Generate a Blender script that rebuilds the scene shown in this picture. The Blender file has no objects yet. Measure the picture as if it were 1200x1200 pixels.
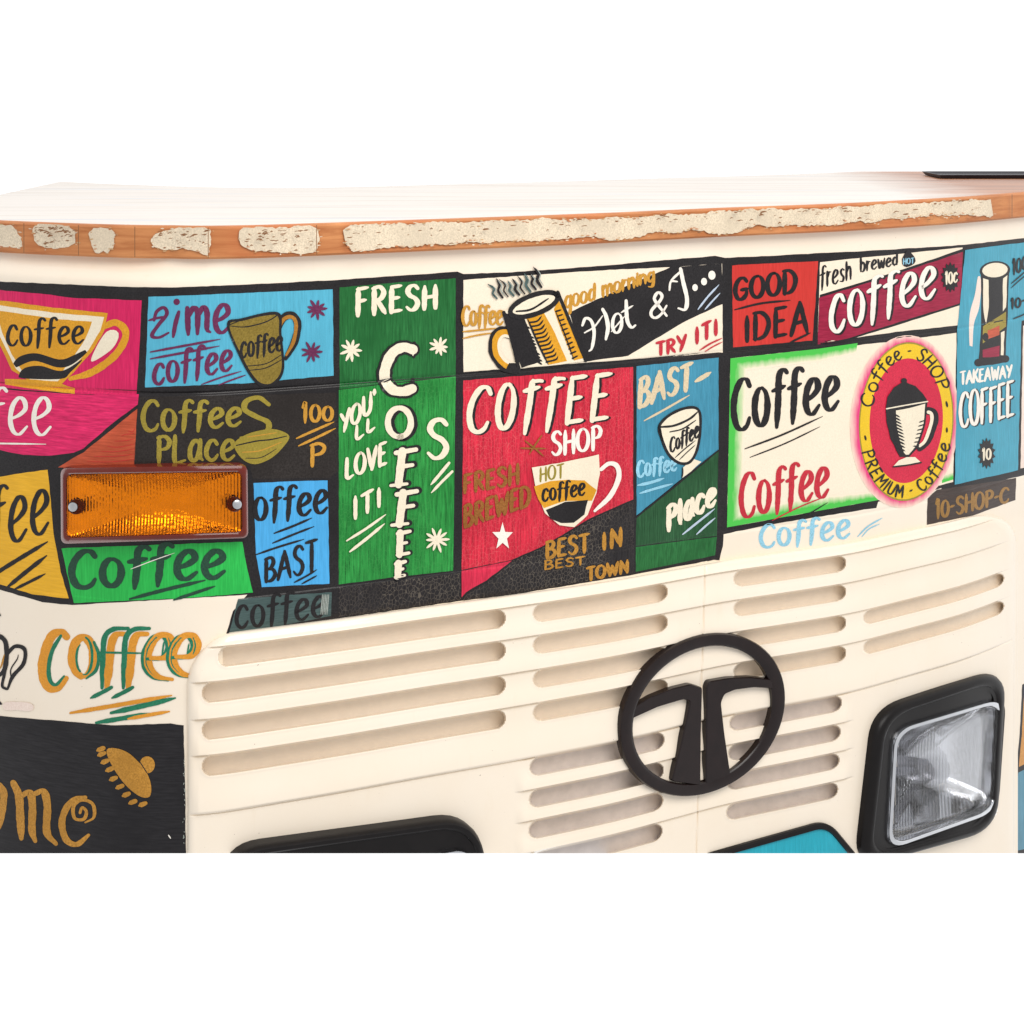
import bpy, bmesh, math, random
import numpy as np
from mathutils import Vector
from mathutils.geometry import tessellate_polygon
random.seed(7); rng = np.random.RandomState(7)
C = bpy.context.scene

# ------------------------------------------------------------------ camera, world, lights, exposure
FPX = 2200.0            # focal length in units of a 1200 unit wide frame
HY = 100.0              # height of the horizon in those units
D0 = 2.6                # metres to the nearest part of the counter front
CAMZ = 1.35
cam = bpy.data.cameras.new('camera'); cam_ob = bpy.data.objects.new('camera', cam)
C.collection.objects.link(cam_ob); C.camera = cam_ob
cam_ob.location = (0, 0, CAMZ); cam_ob.rotation_euler = (math.pi/2, 0, 0)
cam.sensor_width = 36; cam.lens = 36*FPX/1200; cam.shift_y = -(600-HY)/1200
cam.clip_start = .05; cam.clip_end = 100

world = bpy.data.worlds.new('World'); C.world = world; world.use_nodes = True
nt = world.node_tree; nt.nodes.clear()
out = nt.nodes.new('ShaderNodeOutputWorld'); bg = nt.nodes.new('ShaderNodeBackground')
tc = nt.nodes.new('ShaderNodeTexCoord'); sep = nt.nodes.new('ShaderNodeSeparateXYZ')
ramp = nt.nodes.new('ShaderNodeValToRGB')
nt.links.new(tc.outputs['Generated'], sep.inputs[0])
mr = nt.nodes.new('ShaderNodeMapRange'); mr.inputs[1].default_value = -1; mr.inputs[2].default_value = 1
nt.links.new(sep.outputs['Y'], mr.inputs[0]); nt.links.new(mr.outputs[0], ramp.inputs[0])
ramp.color_ramp.elements[0].position = .30; ramp.color_ramp.elements[0].color = (.62, .62, .63, 1)   # dim room in front
ramp.color_ramp.elements[1].position = .72; ramp.color_ramp.elements[1].color = (1, 1, 1, 1)         # blown out daylight behind
nt.links.new(ramp.outputs[0], bg.inputs[0]); bg.inputs[1].default_value = 1.15
nt.links.new(bg.outputs[0], out.inputs[0])

def area(name, loc, target, size, sy, power, col=(1, 1, 1)):
    l = bpy.data.lights.new(name, 'AREA'); l.shape = 'RECTANGLE'; l.size = size; l.size_y = sy
    l.energy = power; l.color = col
    o = bpy.data.objects.new(name, l); C.collection.objects.link(o); o.location = loc
    o.rotation_euler = (Vector(target)-Vector(loc)).to_track_quat('-Z', 'Y').to_euler()
area('key_softbox', (1.3, .5, 3.3), (.15, 2.8, .7), 2.4, 1.9, 92, (1, .97, .93))
area('counter_top_fill', (.3, 4.6, 3.2), (.2, 3.1, 1.1), 2.4, 1.2, 8, (1, 1, 1))  # added unseen lamp, brightens the countertop from behind and above

C.view_settings.view_transform = 'Standard'; C.view_settings.look = 'None'
C.view_settings.exposure = 0; C.view_settings.gamma = 1
C.render.engine = 'CYCLES'
C.cycles.use_denoising = True
C.cycles.max_bounces = 8

# ------------------------------------------------------------------ the curved front: plan curve
_gx = np.array([-140, -100, 0, 75, 150, 200, 250, 300, 400, 500, 600, 720, 850, 922, 1000, 1060, 1130, 1185, 1200, 1300, 1340.])
_gy = np.array([.92, .942, .978, .996, 1.010, 1.013, 1.010, 1.0, .980, .958, .937, .910, .873, .858, .841, .820, .797, .769, .762, .712, .69])
_tx = np.arange(-140, 1341.)
def _sm(v, s):
    k = np.exp(-.5*(np.arange(-3*s, 3*s+1)/s)**2); k /= k.sum()
    return np.convolve(np.pad(v, 3*s, mode='reflect', reflect_type='odd'), k, 'valid')
_tg = _sm(np.interp(_tx, _gx, _gy), 22)
def G(px): return np.interp(px, _tx, _tg)
_ax = np.array([-140, -100, 0, 75, 150, 230, 300.]); _ay = np.array([.90, .928, .968, .985, 1.000, 1.013, 1.007])
_ta = np.where(_tx < 300, np.interp(_tx, _ax, _ay), _tg+.007); _ta = np.maximum(_sm(_ta, 16), _tg-.004)
def GA(px): return np.interp(px, _tx, _ta)
def smooth(a, b, x):
    t = np.clip((x-a)/(b-a), 0, 1); return t*t*(3-2*t)
def ray(px, py, d):
    return np.stack([d*(px-600)/FPX, d+0*px, CAMZ+d*(HY-py)/FPX], -1)
def W_of(px, py): return (py-HY)/G(px)
def HB(px, w):                                   # relief of the pressed sheet metal
    h = -.0030*np.exp(-((w-357)/1.8)**2) + .0020*smooth(355, 360, w)
    h = h - .0015*np.exp(-((w-600)/2.2)**2)*smooth(380, 420, px)
    h = h - .00016*np.clip(w-600, 0, 60)*smooth(226, 300, px)
    h = h - .026*(1-smooth(200, 230, w))*(1-smooth(150, 300, px))
    sx = 849 - 22*(w-250)/400
    h = h - .0012*np.exp(-((px-sx)/1.3)**2)*((1-smooth(226, 232, w))+smooth(604, 612, w))
    return h
def P(px, py, h=0.):                             # a point of the front, h metres proud of it
    px = np.asarray(px, float); py = np.asarray(py, float)
    w = W_of(px, py)
    return ray(px, py, D0/G(px) - HB(px, w) - h)
def P0(px, py, h=0.):
    px = np.asarray(px, float); py = np.asarray(py, float)
    return ray(px, py, D0/G(px) - h)
def PA(px, py, h=0.):
    px = np.asarray(px, float); py = np.asarray(py, float)
    return ray(px, py, D0/GA(px) - h)
def NRM(px):
    a = ray(np.asarray(px, float)-2, np.full(np.shape(px), HY), D0/G(np.asarray(px, float)-2))
    b = ray(np.asarray(px, float)+2, np.full(np.shape(px), HY), D0/G(np.asarray(px, float)+2))
    t = b-a; n = np.stack([t[..., 1], -t[..., 0], 0*t[..., 0]], -1)
    return n/np.linalg.norm(n, axis=-1, keepdims=True)
def PS(px, py, h, hf):                            # a point of a solid whose front stands hf proud
    px = np.asarray(px, float); py = np.asarray(py, float); h = np.asarray(h, float)
    return P0(px, py, hf) - NRM(px)*(hf-h)[..., None]

# ------------------------------------------------------------------ materials
def lin(c):
    return tuple(((v/255)/12.92 if v/255 <= .04045 else ((v/255+.055)/1.055)**2.4) for v in c)
MATS = {}
def node(nt, t, **kw):
    n = nt.nodes.new(t)
    for k, v in kw.items(): setattr(n, k, v)
    return n
def base_mat(name):
    m = bpy.data.materials.new(name); m.use_nodes = True
    nt = m.node_tree; b = nt.nodes['Principled BSDF']
    tc = node(nt, 'ShaderNodeTexCoord')
    return m, nt, b, tc.outputs['Object']
def noise(nt, co, scale, detail=3, stretch=(1, 1, 1), rough=.55, dist=0):
    mp = node(nt, 'ShaderNodeMapping'); mp.inputs['Scale'].default_value = stretch
    nt.links.new(co, mp.inputs['Vector'])
    n = node(nt, 'ShaderNodeTexNoise'); n.inputs['Scale'].default_value = scale
    n.inputs['Detail'].default_value = detail; n.inputs['Roughness'].default_value = rough
    n.inputs['Distortion'].default_value = dist
    nt.links.new(mp.outputs[0], n.inputs['Vector']); return n.outputs['Fac']
def rng_node(nt, fac, a, b, c, d):
    r = node(nt, 'ShaderNodeMapRange'); r.clamp = True
    for i, v in enumerate((a, b, c, d)): r.inputs[i+1].default_value = v
    nt.links.new(fac, r.inputs[0]); return r.outputs[0]
def mix(nt, fac, a, b, mode='MIX'):
    m = node(nt, 'ShaderNodeMix', data_type='RGBA', blend_type=mode)
    for s, v in (('Factor', fac), (6, a), (7, b)):
        i = m.inputs[0] if s == 'Factor' else m.inputs[s]
        if hasattr(v, 'is_output'): nt.links.new(v, i)
        elif isinstance(v, (int, float)): i.default_value = v
        else: i.default_value = (*v, 1)
    return m.outputs[2]
def bump(nt, b, h, strength, dist=.001):
    n = node(nt, 'ShaderNodeBump'); n.inputs['Strength'].default_value = strength; n.inputs['Distance'].default_value = dist
    nt.links.new(h, n.inputs['Height']); nt.links.new(n.outputs[0], b.inputs['Normal']); return n
GAIN = .96
def paint(name, rgb, streak='v', var=.22, crackle=None, rough=.40, spec=.16, second=None):
    """brush painted enamel: streaks along the brush, thin spots, optional crackle"""
    if name in MATS: return MATS[name]
    m, nt, b, co = base_mat('paint_'+name)
    c = tuple(v*GAIN for v in lin(rgb))
    st = {'v': (1, 1, .07), 'h': (.09, .09, 1), 'n': (1, 1, 1)}[streak]
    f = noise(nt, co, 420, 4, st, .6)
    f2 = noise(nt, co, 14, 3, (1, 1, 1), .55)
    dark = tuple(v*(1-var) for v in c); light = tuple(min(.95, v*(1+var)+.012*var*4) for v in c)
    col = mix(nt, rng_node(nt, f, .32, .68, 0, 1), dark, light)
    tgt = second and tuple(v*GAIN for v in lin(second)) or tuple(v*(1-.8*var) for v in c)
    col = mix(nt, rng_node(nt, f2, .42, .72, 0, .75), col, tgt)
    if crackle:
        mp = node(nt, 'ShaderNodeMapping'); mp.inputs['Scale'].default_value = (1, 1, .8); nt.links.new(co, mp.inputs[0])
        v = node(nt, 'ShaderNodeTexVoronoi', feature='DISTANCE_TO_EDGE', distance='MANHATTAN' if False else 'EUCLIDEAN')
        v.inputs['Scale'].default_value = 190; nt.links.new(mp.outputs[0], v.inputs['Vector'])
        e = rng_node(nt, v.outputs['Distance'], .015, .055, 1, 0)
        msk = rng_node(nt, noise(nt, co, 9, 2), .36, .52, 0, 1)
        mm = node(nt, 'ShaderNodeMath', operation='MULTIPLY'); nt.links.new(e, mm.inputs[0]); nt.links.new(msk, mm.inputs[1])
        m2 = node(nt, 'ShaderNodeMath', operation='MULTIPLY'); nt.links.new(mm.outputs[0], m2.inputs[0]); m2.inputs[1].default_value = .55
        col = mix(nt, m2.outputs[0], col, tuple(v*GAIN for v in lin(crackle)))
    nt.links.new(col, b.inputs['Base Color'])
    b.inputs['Roughness'].default_value = rough; b.inputs['Specular IOR Level'].default_value = spec
    b.inputs['Coat Weight'].default_value = .3; b.inputs['Coat Roughness'].default_value = .14
    bump(nt, b, f, .3, .0007)
    MATS[name] = m; return m
def body_cream(name='body_cream', rgb=(247, 234, 215)):
    if name in MATS: return MATS[name]
    m, nt, b, co = base_mat(name)
    c = lin(rgb)
    f = noise(nt, co, 5, 4); f2 = noise(nt, co, 60, 3, (1, 1, .25))
    col = mix(nt, rng_node(nt, f, .4, .7, 0, .5), c, tuple(x*y for x, y in zip(c, (.96, .92, .86))))
    col = mix(nt, rng_node(nt, f2, .62, .8, 0, .25), col, tuple(x*y for x, y in zip(c, (.93, .88, .8))))
    sp = noise(nt, co, 240, 1)                    # specks of dirt
    col = mix(nt, rng_node(nt, sp, .80, .83, 0, .6), col, lin((120, 95, 70)))
    nt.links.new(col, b.inputs['Base Color'])
    b.inputs['Roughness'].default_value = .36; b.inputs['Specular IOR Level'].default_value = .4
    b.inputs['Coat Weight'].default_value = .5; b.inputs['Coat Roughness'].default_value = .08
    bump(nt, b, noise(nt, co, 40, 3), .08, .002)
    MATS[name] = m; return m
def simple(name, rgb, rough=.4, metal=0, trans=0, ior=1.45, spec=.5, bumpf=None, var=.1):
    if name in MATS: return MATS[name]
    m, nt, b, co = base_mat(name); c = lin(rgb)
    f = noise(nt, co, 55, 4)
    nt.links.new(mix(nt, rng_node(nt, f, .35, .7, 0, 1), c, tuple(v*(1-var) for v in c)), b.inputs['Base Color'])
    b.inputs['Roughness'].default_value = rough; b.inputs['Metallic'].default_value = metal
    b.inputs['Transmission Weight'].default_value = trans; b.inputs['IOR'].default_value = ior
    b.inputs['Specular IOR Level'].default_value = spec
    if bumpf: bumpf(nt, b, co)
    MATS[name] = m; return m
def flutes(scale, strength, grain=0):
    def fn(nt, b, co):
        w = node(nt, 'ShaderNodeTexWave', wave_type='BANDS', bands_direction='X'); w.inputs['Scale'].default_value = scale
        w.inputs['Distortion'].default_value = 0.6; w.inputs['Detail Scale'].default_value = 1
        nt.links.new(co, w.inputs['Vector']); h = w.outputs['Fac']
        if grain:
            mm = node(nt, 'ShaderNodeMath', operation='ADD')
            n = noise(nt, co, grain, 2); nt.links.new(h, mm.inputs[0]); nt.links.new(n, mm.inputs[1]); h = mm.outputs[0]
        bump(nt, b, h, strength, .002)
    return fn
def wood_edge():
    m, nt, b, co = base_mat('wood_edge')
    f = noise(nt, co, 60, 6, (.12, .12, 1.2), .65, .8)
    col = mix(nt, rng_node(nt, f, .3, .7, 0, 1), lin((214, 146, 92)), lin((168, 98, 52)))
    blk = noise(nt, co, 7, 0, (1, 1, .01))
    col = mix(nt, rng_node(nt, blk, .45, .55, 0, .45), col, lin((196, 112, 66)))
    nt.links.new(col, b.inputs['Base Color']); b.inputs['Roughness'].default_value = .5; b.inputs['Specular IOR Level'].default_value = .3
    bump(nt, b, f, .2, .001); MATS['wood_edge'] = m; return m
def wood_top():
    m, nt, b, co = base_mat('glare_pale_wood')
    f = noise(nt, co, 16, 6, (.12, 1.6, 1), .65, .4)
    f3 = noise(nt, co, 11, 4, (.2, 2.2, 1), .6)
    glare_tone = mix(nt, rng_node(nt, f, .48, .75, 0, .55), (.74, .68, .62), lin((176, 160, 140)))  # backlight glare on the top, put into the wood colour as paleness
    glare_tone = mix(nt, rng_node(nt, f3, .58, .75, 0, .5), glare_tone, lin((170, 190, 214)))
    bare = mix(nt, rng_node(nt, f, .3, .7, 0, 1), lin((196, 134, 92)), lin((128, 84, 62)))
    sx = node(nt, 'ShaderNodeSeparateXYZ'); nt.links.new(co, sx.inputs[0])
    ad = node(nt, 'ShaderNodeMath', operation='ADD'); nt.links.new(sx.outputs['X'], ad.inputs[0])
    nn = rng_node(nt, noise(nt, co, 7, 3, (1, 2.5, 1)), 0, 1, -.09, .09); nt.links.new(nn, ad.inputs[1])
    col = mix(nt, rng_node(nt, ad.outputs[0], .68, .88, 0, 1), glare_tone, bare)  # browner right end paints in a dark reflection that cuts the glare
    nt.links.new(col, b.inputs['Base Color']); b.inputs['Roughness'].default_value = .38; b.inputs['Specular IOR Level'].default_value = .4
    bump(nt, b, f, .15, .001); MATS['wood_top'] = m; return m
def fade_mat(name, base, rgb):
    """spray paint that thins out: the mesh carries how much of it lies on each spot"""
    m, nt, b, co = base_mat('spray_'+name)
    at = node(nt, 'ShaderNodeAttribute', attribute_name='fade')
    n = rng_node(nt, noise(nt, co, 120, 4, (1, 1, .3)), .3, .7, -.09, .09)
    mm = node(nt, 'ShaderNodeMath', operation='ADD', use_clamp=True); nt.links.new(at.outputs['Fac'], mm.inputs[0]); nt.links.new(n, mm.inputs[1])
    mu = node(nt, 'ShaderNodeMath', operation='MULTIPLY'); nt.links.new(mm.outputs[0], mu.inputs[0])
    sg = rng_node(nt, at.outputs['Fac'], 0, .15, 0, 1); nt.links.new(sg, mu.inputs[1])
    sm = rng_node(nt, mu.outputs[0], 0, .62, 0, 1)
    nt.links.new(mix(nt, sm, tuple(v*GAIN for v in lin(base)), tuple(v*GAIN for v in lin(rgb))), b.inputs['Base Color'])
    b.inputs['Roughness'].default_value = .42; b.inputs['Specular IOR Level'].default_value = .16
    MATS[name] = m; return m

COL = dict(woodtone=((196, 124, 76), 'n', .15, None),edgethin=((206, 168, 122), 'n', .2, None),beige=((222, 202, 166), 'n', .15, None),
    black=((25, 21, 23), 'n', .25, None), blackv=((28, 23, 25), 'v', .3, (128, 118, 104)), blackh=((21, 18, 22), 'h', .22, None),
    dark=((36, 29, 25), 'n', .3, None),
    pink=((216, 22, 92), 'v', .2, None), pinkh=((224, 26, 98), 'h', .3, None), gold=((226, 160, 30), 'n', .2, None),
    yellow=((238, 180, 38), 'h', .12, None), white=((250, 240, 228), 'n', .1, None), ivory=((246, 232, 206), 'n', .1, None),
    cyan=((84, 176, 204), 'v', .12, None), blue=((74, 170, 228), 'v', .14, None), teal=((62, 142, 170), 'v', .2, None),
    takeaway=((70, 162, 186), 'v', .16, None), plum=((104, 34, 76), 'n', .2, None), olive=((158, 140, 48), 'n', .25, None),
    mug=((134, 112, 36), 'n', .3, None), bronze=((172, 116, 34), 'n', .25, None), orangebrown=((196, 82, 48), 'h', .25, None),
    ochre=((204, 148, 50), 'n', .2, None), green=((36, 186, 76), 'v', .18, None), bottle=((28, 70, 50), 'n', .2, None),
    deepgreen=((16, 104, 42), 'v', .34, None), midgreen=((20, 138, 50), 'v', .5, (60, 150, 70)), forest=((20, 80, 38), 'v', .4, None),
    slate=((70, 92, 90), 'h', .3, None), slatelight=((160, 168, 160), 'n', .2, None),
    red=((206, 24, 54), 'v', .36, (226, 96, 100)), redlow=((212, 34, 70), 'v', .22, None), crimson=((160, 16, 60), 'h', .28, None),
    scarlet=((208, 52, 44), 'v', .12, None), letterred=((196, 40, 56), 'n', .2, None), letterblue=((150, 208, 230), 'n', .2, None),
    yellowring=((240, 198, 30), 'n', .12, None), roundred=((214, 30, 66), 'n', .2, None), umber=((66, 52, 46), 'h', .25, None),
    umbergold=((158, 116, 52), 'n', .25, None), letterorange=((226, 152, 44), 'n', .16, None), lettergreen=((26, 122, 88), 'n', .25, None),
    darkgold=((190, 134, 44), 'n', .3, None), oliveon=((150, 92, 30), 'n', .3, None), cornerblue=((92, 148, 170), 'v', .25, None),
    cornerorange=((214, 150, 74), 'n', .2, None), paleblue=((190, 205, 222), 'n', .1, None), pale=((250, 226, 212), 'n', .1, None),  # the light bluish paint here is for brush lines beside lettering
    panelcream=((250, 234, 210), 'n', .06, None), edgepaint=((230, 213, 186), 'n', .22, None), brown=((142, 98, 62), 'n', .2, None))
def M(c):
    rgb, s, v, cr = COL[c]; return paint(c, rgb, s, v, cr)

# ------------------------------------------------------------------ objects
counter = bpy.data.objects.new('coffee_counter', None); C.collection.objects.link(counter)
counter.location = (.1, 3.0, 0)
counter['label'] = 'cream truck front turned into a coffee counter, covered with hand painted coffee signs'
counter['category'] = 'counter'
CUT_N = Vector((0, (900/FPX), 1)).normalized()     # the body ends in this plane
def link(name, me, parent, label=None):
    o = bpy.data.objects.new(name, me); C.collection.objects.link(o)
    if parent is not None:
        o.parent = parent
        if parent is counter: o.location = -counter.location
    if label: o['label'] = label
    return o
def mesh(name, v, f, mats, mi=None, parent=counter, label=None, smooth_=True, cut=False, fade=None, sharp=None, weld=False):
    me = bpy.data.meshes.new(name); me.from_pydata(np.asarray(v).tolist(), [], [list(q) for q in f])
    for m in mats: me.materials.append(m)
    if mi is not None: me.polygons.foreach_set('material_index', np.asarray(mi, np.int32))
    if fade is not None:
        a = me.attributes.new('fade', 'FLOAT', 'POINT'); a.data.foreach_set('value', np.asarray(fade, np.float32))
    if cut or weld:
        bm = bmesh.new(); bm.from_mesh(me)
        if weld: bmesh.ops.remove_doubles(bm, verts=bm.verts, dist=1e-6)
        if cut:
            bmesh.ops.bisect_plane(bm, geom=bm.verts[:]+bm.edges[:]+bm.faces[:], plane_co=(0, 0, CAMZ), plane_no=-CUT_N, clear_outer=True)
        bm.to_mesh(me); bm.free()
    me.polygons.foreach_set('use_smooth', np.full(len(me.polygons), smooth_))
    if sharp: me.set_sharp_from_angle(angle=math.radians(sharp))
    me.update()
    return link(name, me, parent, label)

# --- grids for the pressed panels
def grid_panel(name, px, w, hfun, keep, mats, mifun=None, label=None, lip=.03):
    X, Wg = np.meshgrid(px, w)
    Y = HY + Wg*G(X); over = Y > 1000; Y = np.minimum(Y, 1000)
    Wc = np.where(over, (Y-HY)/G(X), Wg)
    H = hfun(X, Wc)
    V = ray(X, Y, D0/G(X)-H).reshape(-1, 3)
    ny, nx = X.shape; idx = np.arange(ny*nx).reshape(ny, nx)
    q = np.stack([idx[:-1, :-1], idx[1:, :-1], idx[1:, 1:], idx[:-1, 1:]], -1).reshape(-1, 4)
    Xc = (X[:-1, :-1]+X[1:, 1:])/2; Wm = (Wc[:-1, :-1]+Wc[1:, 1:])/2
    ok = keep(Xc, Wm) & ~(over[:-1, :-1] & over[:-1, 1:])
    ok = ok.reshape(-1); q = q[ok]
    mi = np.zeros(len(q), np.int32) if mifun is None else mifun(Xc, Wm).reshape(-1)[ok]
    used = np.unique(q); rm = np.full(ny*nx, -1); rm[used] = np.arange(len(used))
    q = rm[q]; V = V[used]
    # a folded lip along every open border gives the sheet its thickness
    e = np.concatenate([q[:, [0, 1]], q[:, [1, 2]], q[:, [2, 3]], q[:, [3, 0]]])
    key = np.sort(e, 1); k1 = key[:, 0].astype(np.int64)*(len(V)+1)+key[:, 1]
    u, first, cnt = np.unique(k1, return_index=True, return_counts=True)
    be = e[first[cnt == 1]]; bv = np.unique(be); m2 = {int(a): len(V)+i for i, a in enumerate(bv)}
    back = V[bv].copy(); d = back-np.array([0, 0, CAMZ]); back += d/np.linalg.norm(d, axis=1, keepdims=True)*lip
    lipq = np.array([[int(b), int(a), m2[int(a)], m2[int(b)]] for a, b in be])
    V = np.concatenate([V, back]); q = np.concatenate([q, lipq]); mi = np.concatenate([mi, np.zeros(len(lipq), np.int32)])
    return mesh(name, V, q, mats, mi, label=label, sharp=50)

def inpoly(poly, X, Y):
    r = np.zeros(X.shape, bool); n = len(poly)
    for i in range(n):
        x0, y0 = poly[i]; x1, y1 = poly[(i+1) % n]
        c = ((y0 > Y) != (y1 > Y))
        with np.errstate(divide='ignore', invalid='ignore'):
            r ^= c & (X < (x1-x0)*(Y-y0)/(y1-y0+1e-12)+x0)
    return r
LAMP_R = [(1051, 857), (1178, 819), (1169, 951), (1043, 996)]
BEZ_R = [(1032, 834), (1184, 783), (1173, 974), (1011, 1020)]
LAMP_L = [(300, 1040), (553, 996), (568, 1150), (295, 1195)]
BEZ_L = [(266, 998), (562, 957), (600, 1150), (258, 1210)]
cream = body_cream()
grid_panel('body_panel', np.arange(-120, 1321, 3.), np.concatenate([np.arange(196, 350, 4.), np.arange(350, 365, 1.), np.arange(365, 592, 4.), np.arange(592, 608, 1.), np.arange(608, 1420, 4.)]),
           lambda X, Wc: HB(X, Wc), lambda X, Wc: ~((X > 262) & (X < 1130) & (Wc > 648)) & ~((X > 228) & (X < 1180) & (Wc > 690)), [cream], label='cream upper body with rounded corners')

# --- grille panel: louvres and slots
ROWS = [653, 693, 736, 778, 846, 886, 925, 965]
SLOTS = []
for k, w in enumerate(ROWS):
    if k < 4: SLOTS.append((256 if k == 0 else 237, 592, w, 23))
    SLOTS.append(((625, 782) if k < 4 else (621-.6*(k-4), 778-.8*(k-4)))+(w, 22.5))
    SLOTS.append(((860, 991) if k < 4 else (855-1.2*(k-4), 986-1.5*(k-4)))+(w, 21.5))
    if k in (2, 3): SLOTS.append((1012, 1176, w, 20))
def slot_sdf(X, Wc, s):
    x0, x1, w0, hh = s; r = hh/2; cy = w0+r+.6
    dx = np.maximum(np.abs(X-(x0+x1)/2)-((x1-x0)/2-r), 0)
    return np.hypot(dx, Wc-cy)-r
def all_slots(X, Wc):
    d = np.full(X.shape, 1e3)
    for s in SLOTS: d = np.minimum(d, slot_sdf(X, Wc, s))
    return d
GR_H = .012
def grille_h(X, Wc):
    # outline of the raised panel, rounded at its top corners
    x0, x1, w0, r = 219., 1189., 637., 60.
    dx = np.maximum(np.maximum(x0+r-X, X-(x1-r)), 0); dw = np.maximum(w0+r-Wc, 0)
    inner = np.minimum(np.minimum(X-x0, x1-X), Wc-w0)
    sd = np.where((dx > 0) & (dw > 0), r-np.hypot(dx, dw), inner)
    t = np.clip(sd/9., 0, 1)
    h = GR_H*np.sqrt(1-(1-t)**2) - .004*(sd <= 0)
    lines = ROWS[:5]
    lo = [640]+ROWS; saw = np.zeros(X.shape)
    for i in range(len(ROWS)):                     # each louvre leans out and ends in a lip
        a = ROWS[i-1] if i else 640; b = ROWS[i]
        f = np.clip((Wc-a)/(b-a), 0, 1)
        saw = np.where((Wc >= a) & (Wc < b), .0056*smooth(.2, 1, f), saw)
    a_x = np.where(Wc < 842, smooth(219, 232, X)*(1-smooth(1160, 1186, X)), smooth(602, 616, X)*(1-smooth(988, 1002, X)))
    edge = (np.abs(Wc-846) < 30) & (Wc < 846)
    a_x = np.where(edge, smooth(219, 232, X)*(1-smooth(1160, 1186, X)), a_x)
    h = h + saw*a_x*np.clip(sd/14, 0, 1)
    for b in ROWS: h = h - .0022*np.exp(-((Wc-b-.3)/.8)**2)*a_x*(sd > 5)
    h = h - .0022*np.exp(-((Wc-845.5)/1.1)**2)*(sd > 3)
    sx = 826-11*(Wc-640)/400
    h = h - .0030*np.exp(-((X-sx)/1.0)**2)*(sd > 3)
    d = all_slots(X, Wc)
    h = h - .027*(1-smooth(-1.0, .4, d)) + .0006*np.exp(-((d-1.6)/1.2)**2)
    return h
def grille_keep(X, Wc):
    Y = HY+Wc*G(X)
    x0, x1, w0, r = 219., 1189., 637., 60.
    dx = np.maximum(np.maximum(x0+r-X, X-(x1-r)), 0); dw = np.maximum(w0+r-Wc, 0)
    inside = ~((dx > 0) & (dw > 0) & (np.hypot(dx, dw) > r+1.5))
    return inside & ~inpoly([(x-5+(-5 if k in (0, 3) else 4), y+(-6 if k < 2 else 4)) for k, (x, y) in enumerate(LAMP_R)], X, Y) & ~inpoly([(x-4, y-5) for x, y in LAMP_L], X, Y)
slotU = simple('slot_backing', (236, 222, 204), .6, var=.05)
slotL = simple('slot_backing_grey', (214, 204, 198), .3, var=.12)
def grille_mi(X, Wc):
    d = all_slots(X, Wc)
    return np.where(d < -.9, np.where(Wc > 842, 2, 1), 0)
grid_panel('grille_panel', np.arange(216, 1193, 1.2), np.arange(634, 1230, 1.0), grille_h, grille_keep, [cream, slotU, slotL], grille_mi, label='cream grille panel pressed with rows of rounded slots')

# --- countertop
def countertop():
    px = np.concatenate([np.arange(-130, 1330, 5.)])
    d = D0/GA(px); zt = CAMZ-163*D0/FPX; zb = CAMZ-201.5*D0/FPX
    x = d*(px-600)/FPX
    n = []
    tx = np.gradient(x); ty = np.gradient(d); L = np.hypot(tx, ty); nx, ny = ty/L, -tx/L
    prof = [(-.05, zb), (-.003, zb), (0, zb+.003), (0, zt-.004), (-.0025, zt-.0014), (-.008, zt), (-.05, zt)]
    V = []; F = []; mi = []
    for off, z in prof: V.append(np.stack([x+nx*off, d+ny*off, 0*x+z], -1))
    Lr = np.stack([x-nx*.05, d-ny*.05, 0*x+zt], -1)
    for k in range(1, 25):
        r = Lr.copy(); r[:, 1] += np.minimum(.9, 4.2-Lr[:, 1])*k/24; V.append(r)
    r = V[-1].copy(); r[:, 2] = zb; V.append(r)
    V.append(V[0]+np.array([0, .25, 0]))
    A = np.array(V); m, c = A.shape[:2]
    for i in range(m-1):
        for j in range(c-1):
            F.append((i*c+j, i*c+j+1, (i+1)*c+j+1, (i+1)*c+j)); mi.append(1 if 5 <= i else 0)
    return A.reshape(-1, 3), F, mi
_v, _f, _mi = countertop()
top_ob = mesh('countertop', _v, _f, [wood_edge(), wood_top()], _mi, label='thick wooden top, paled by painted-in glare, with worn cream paint along its edge', sharp=40)

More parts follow.
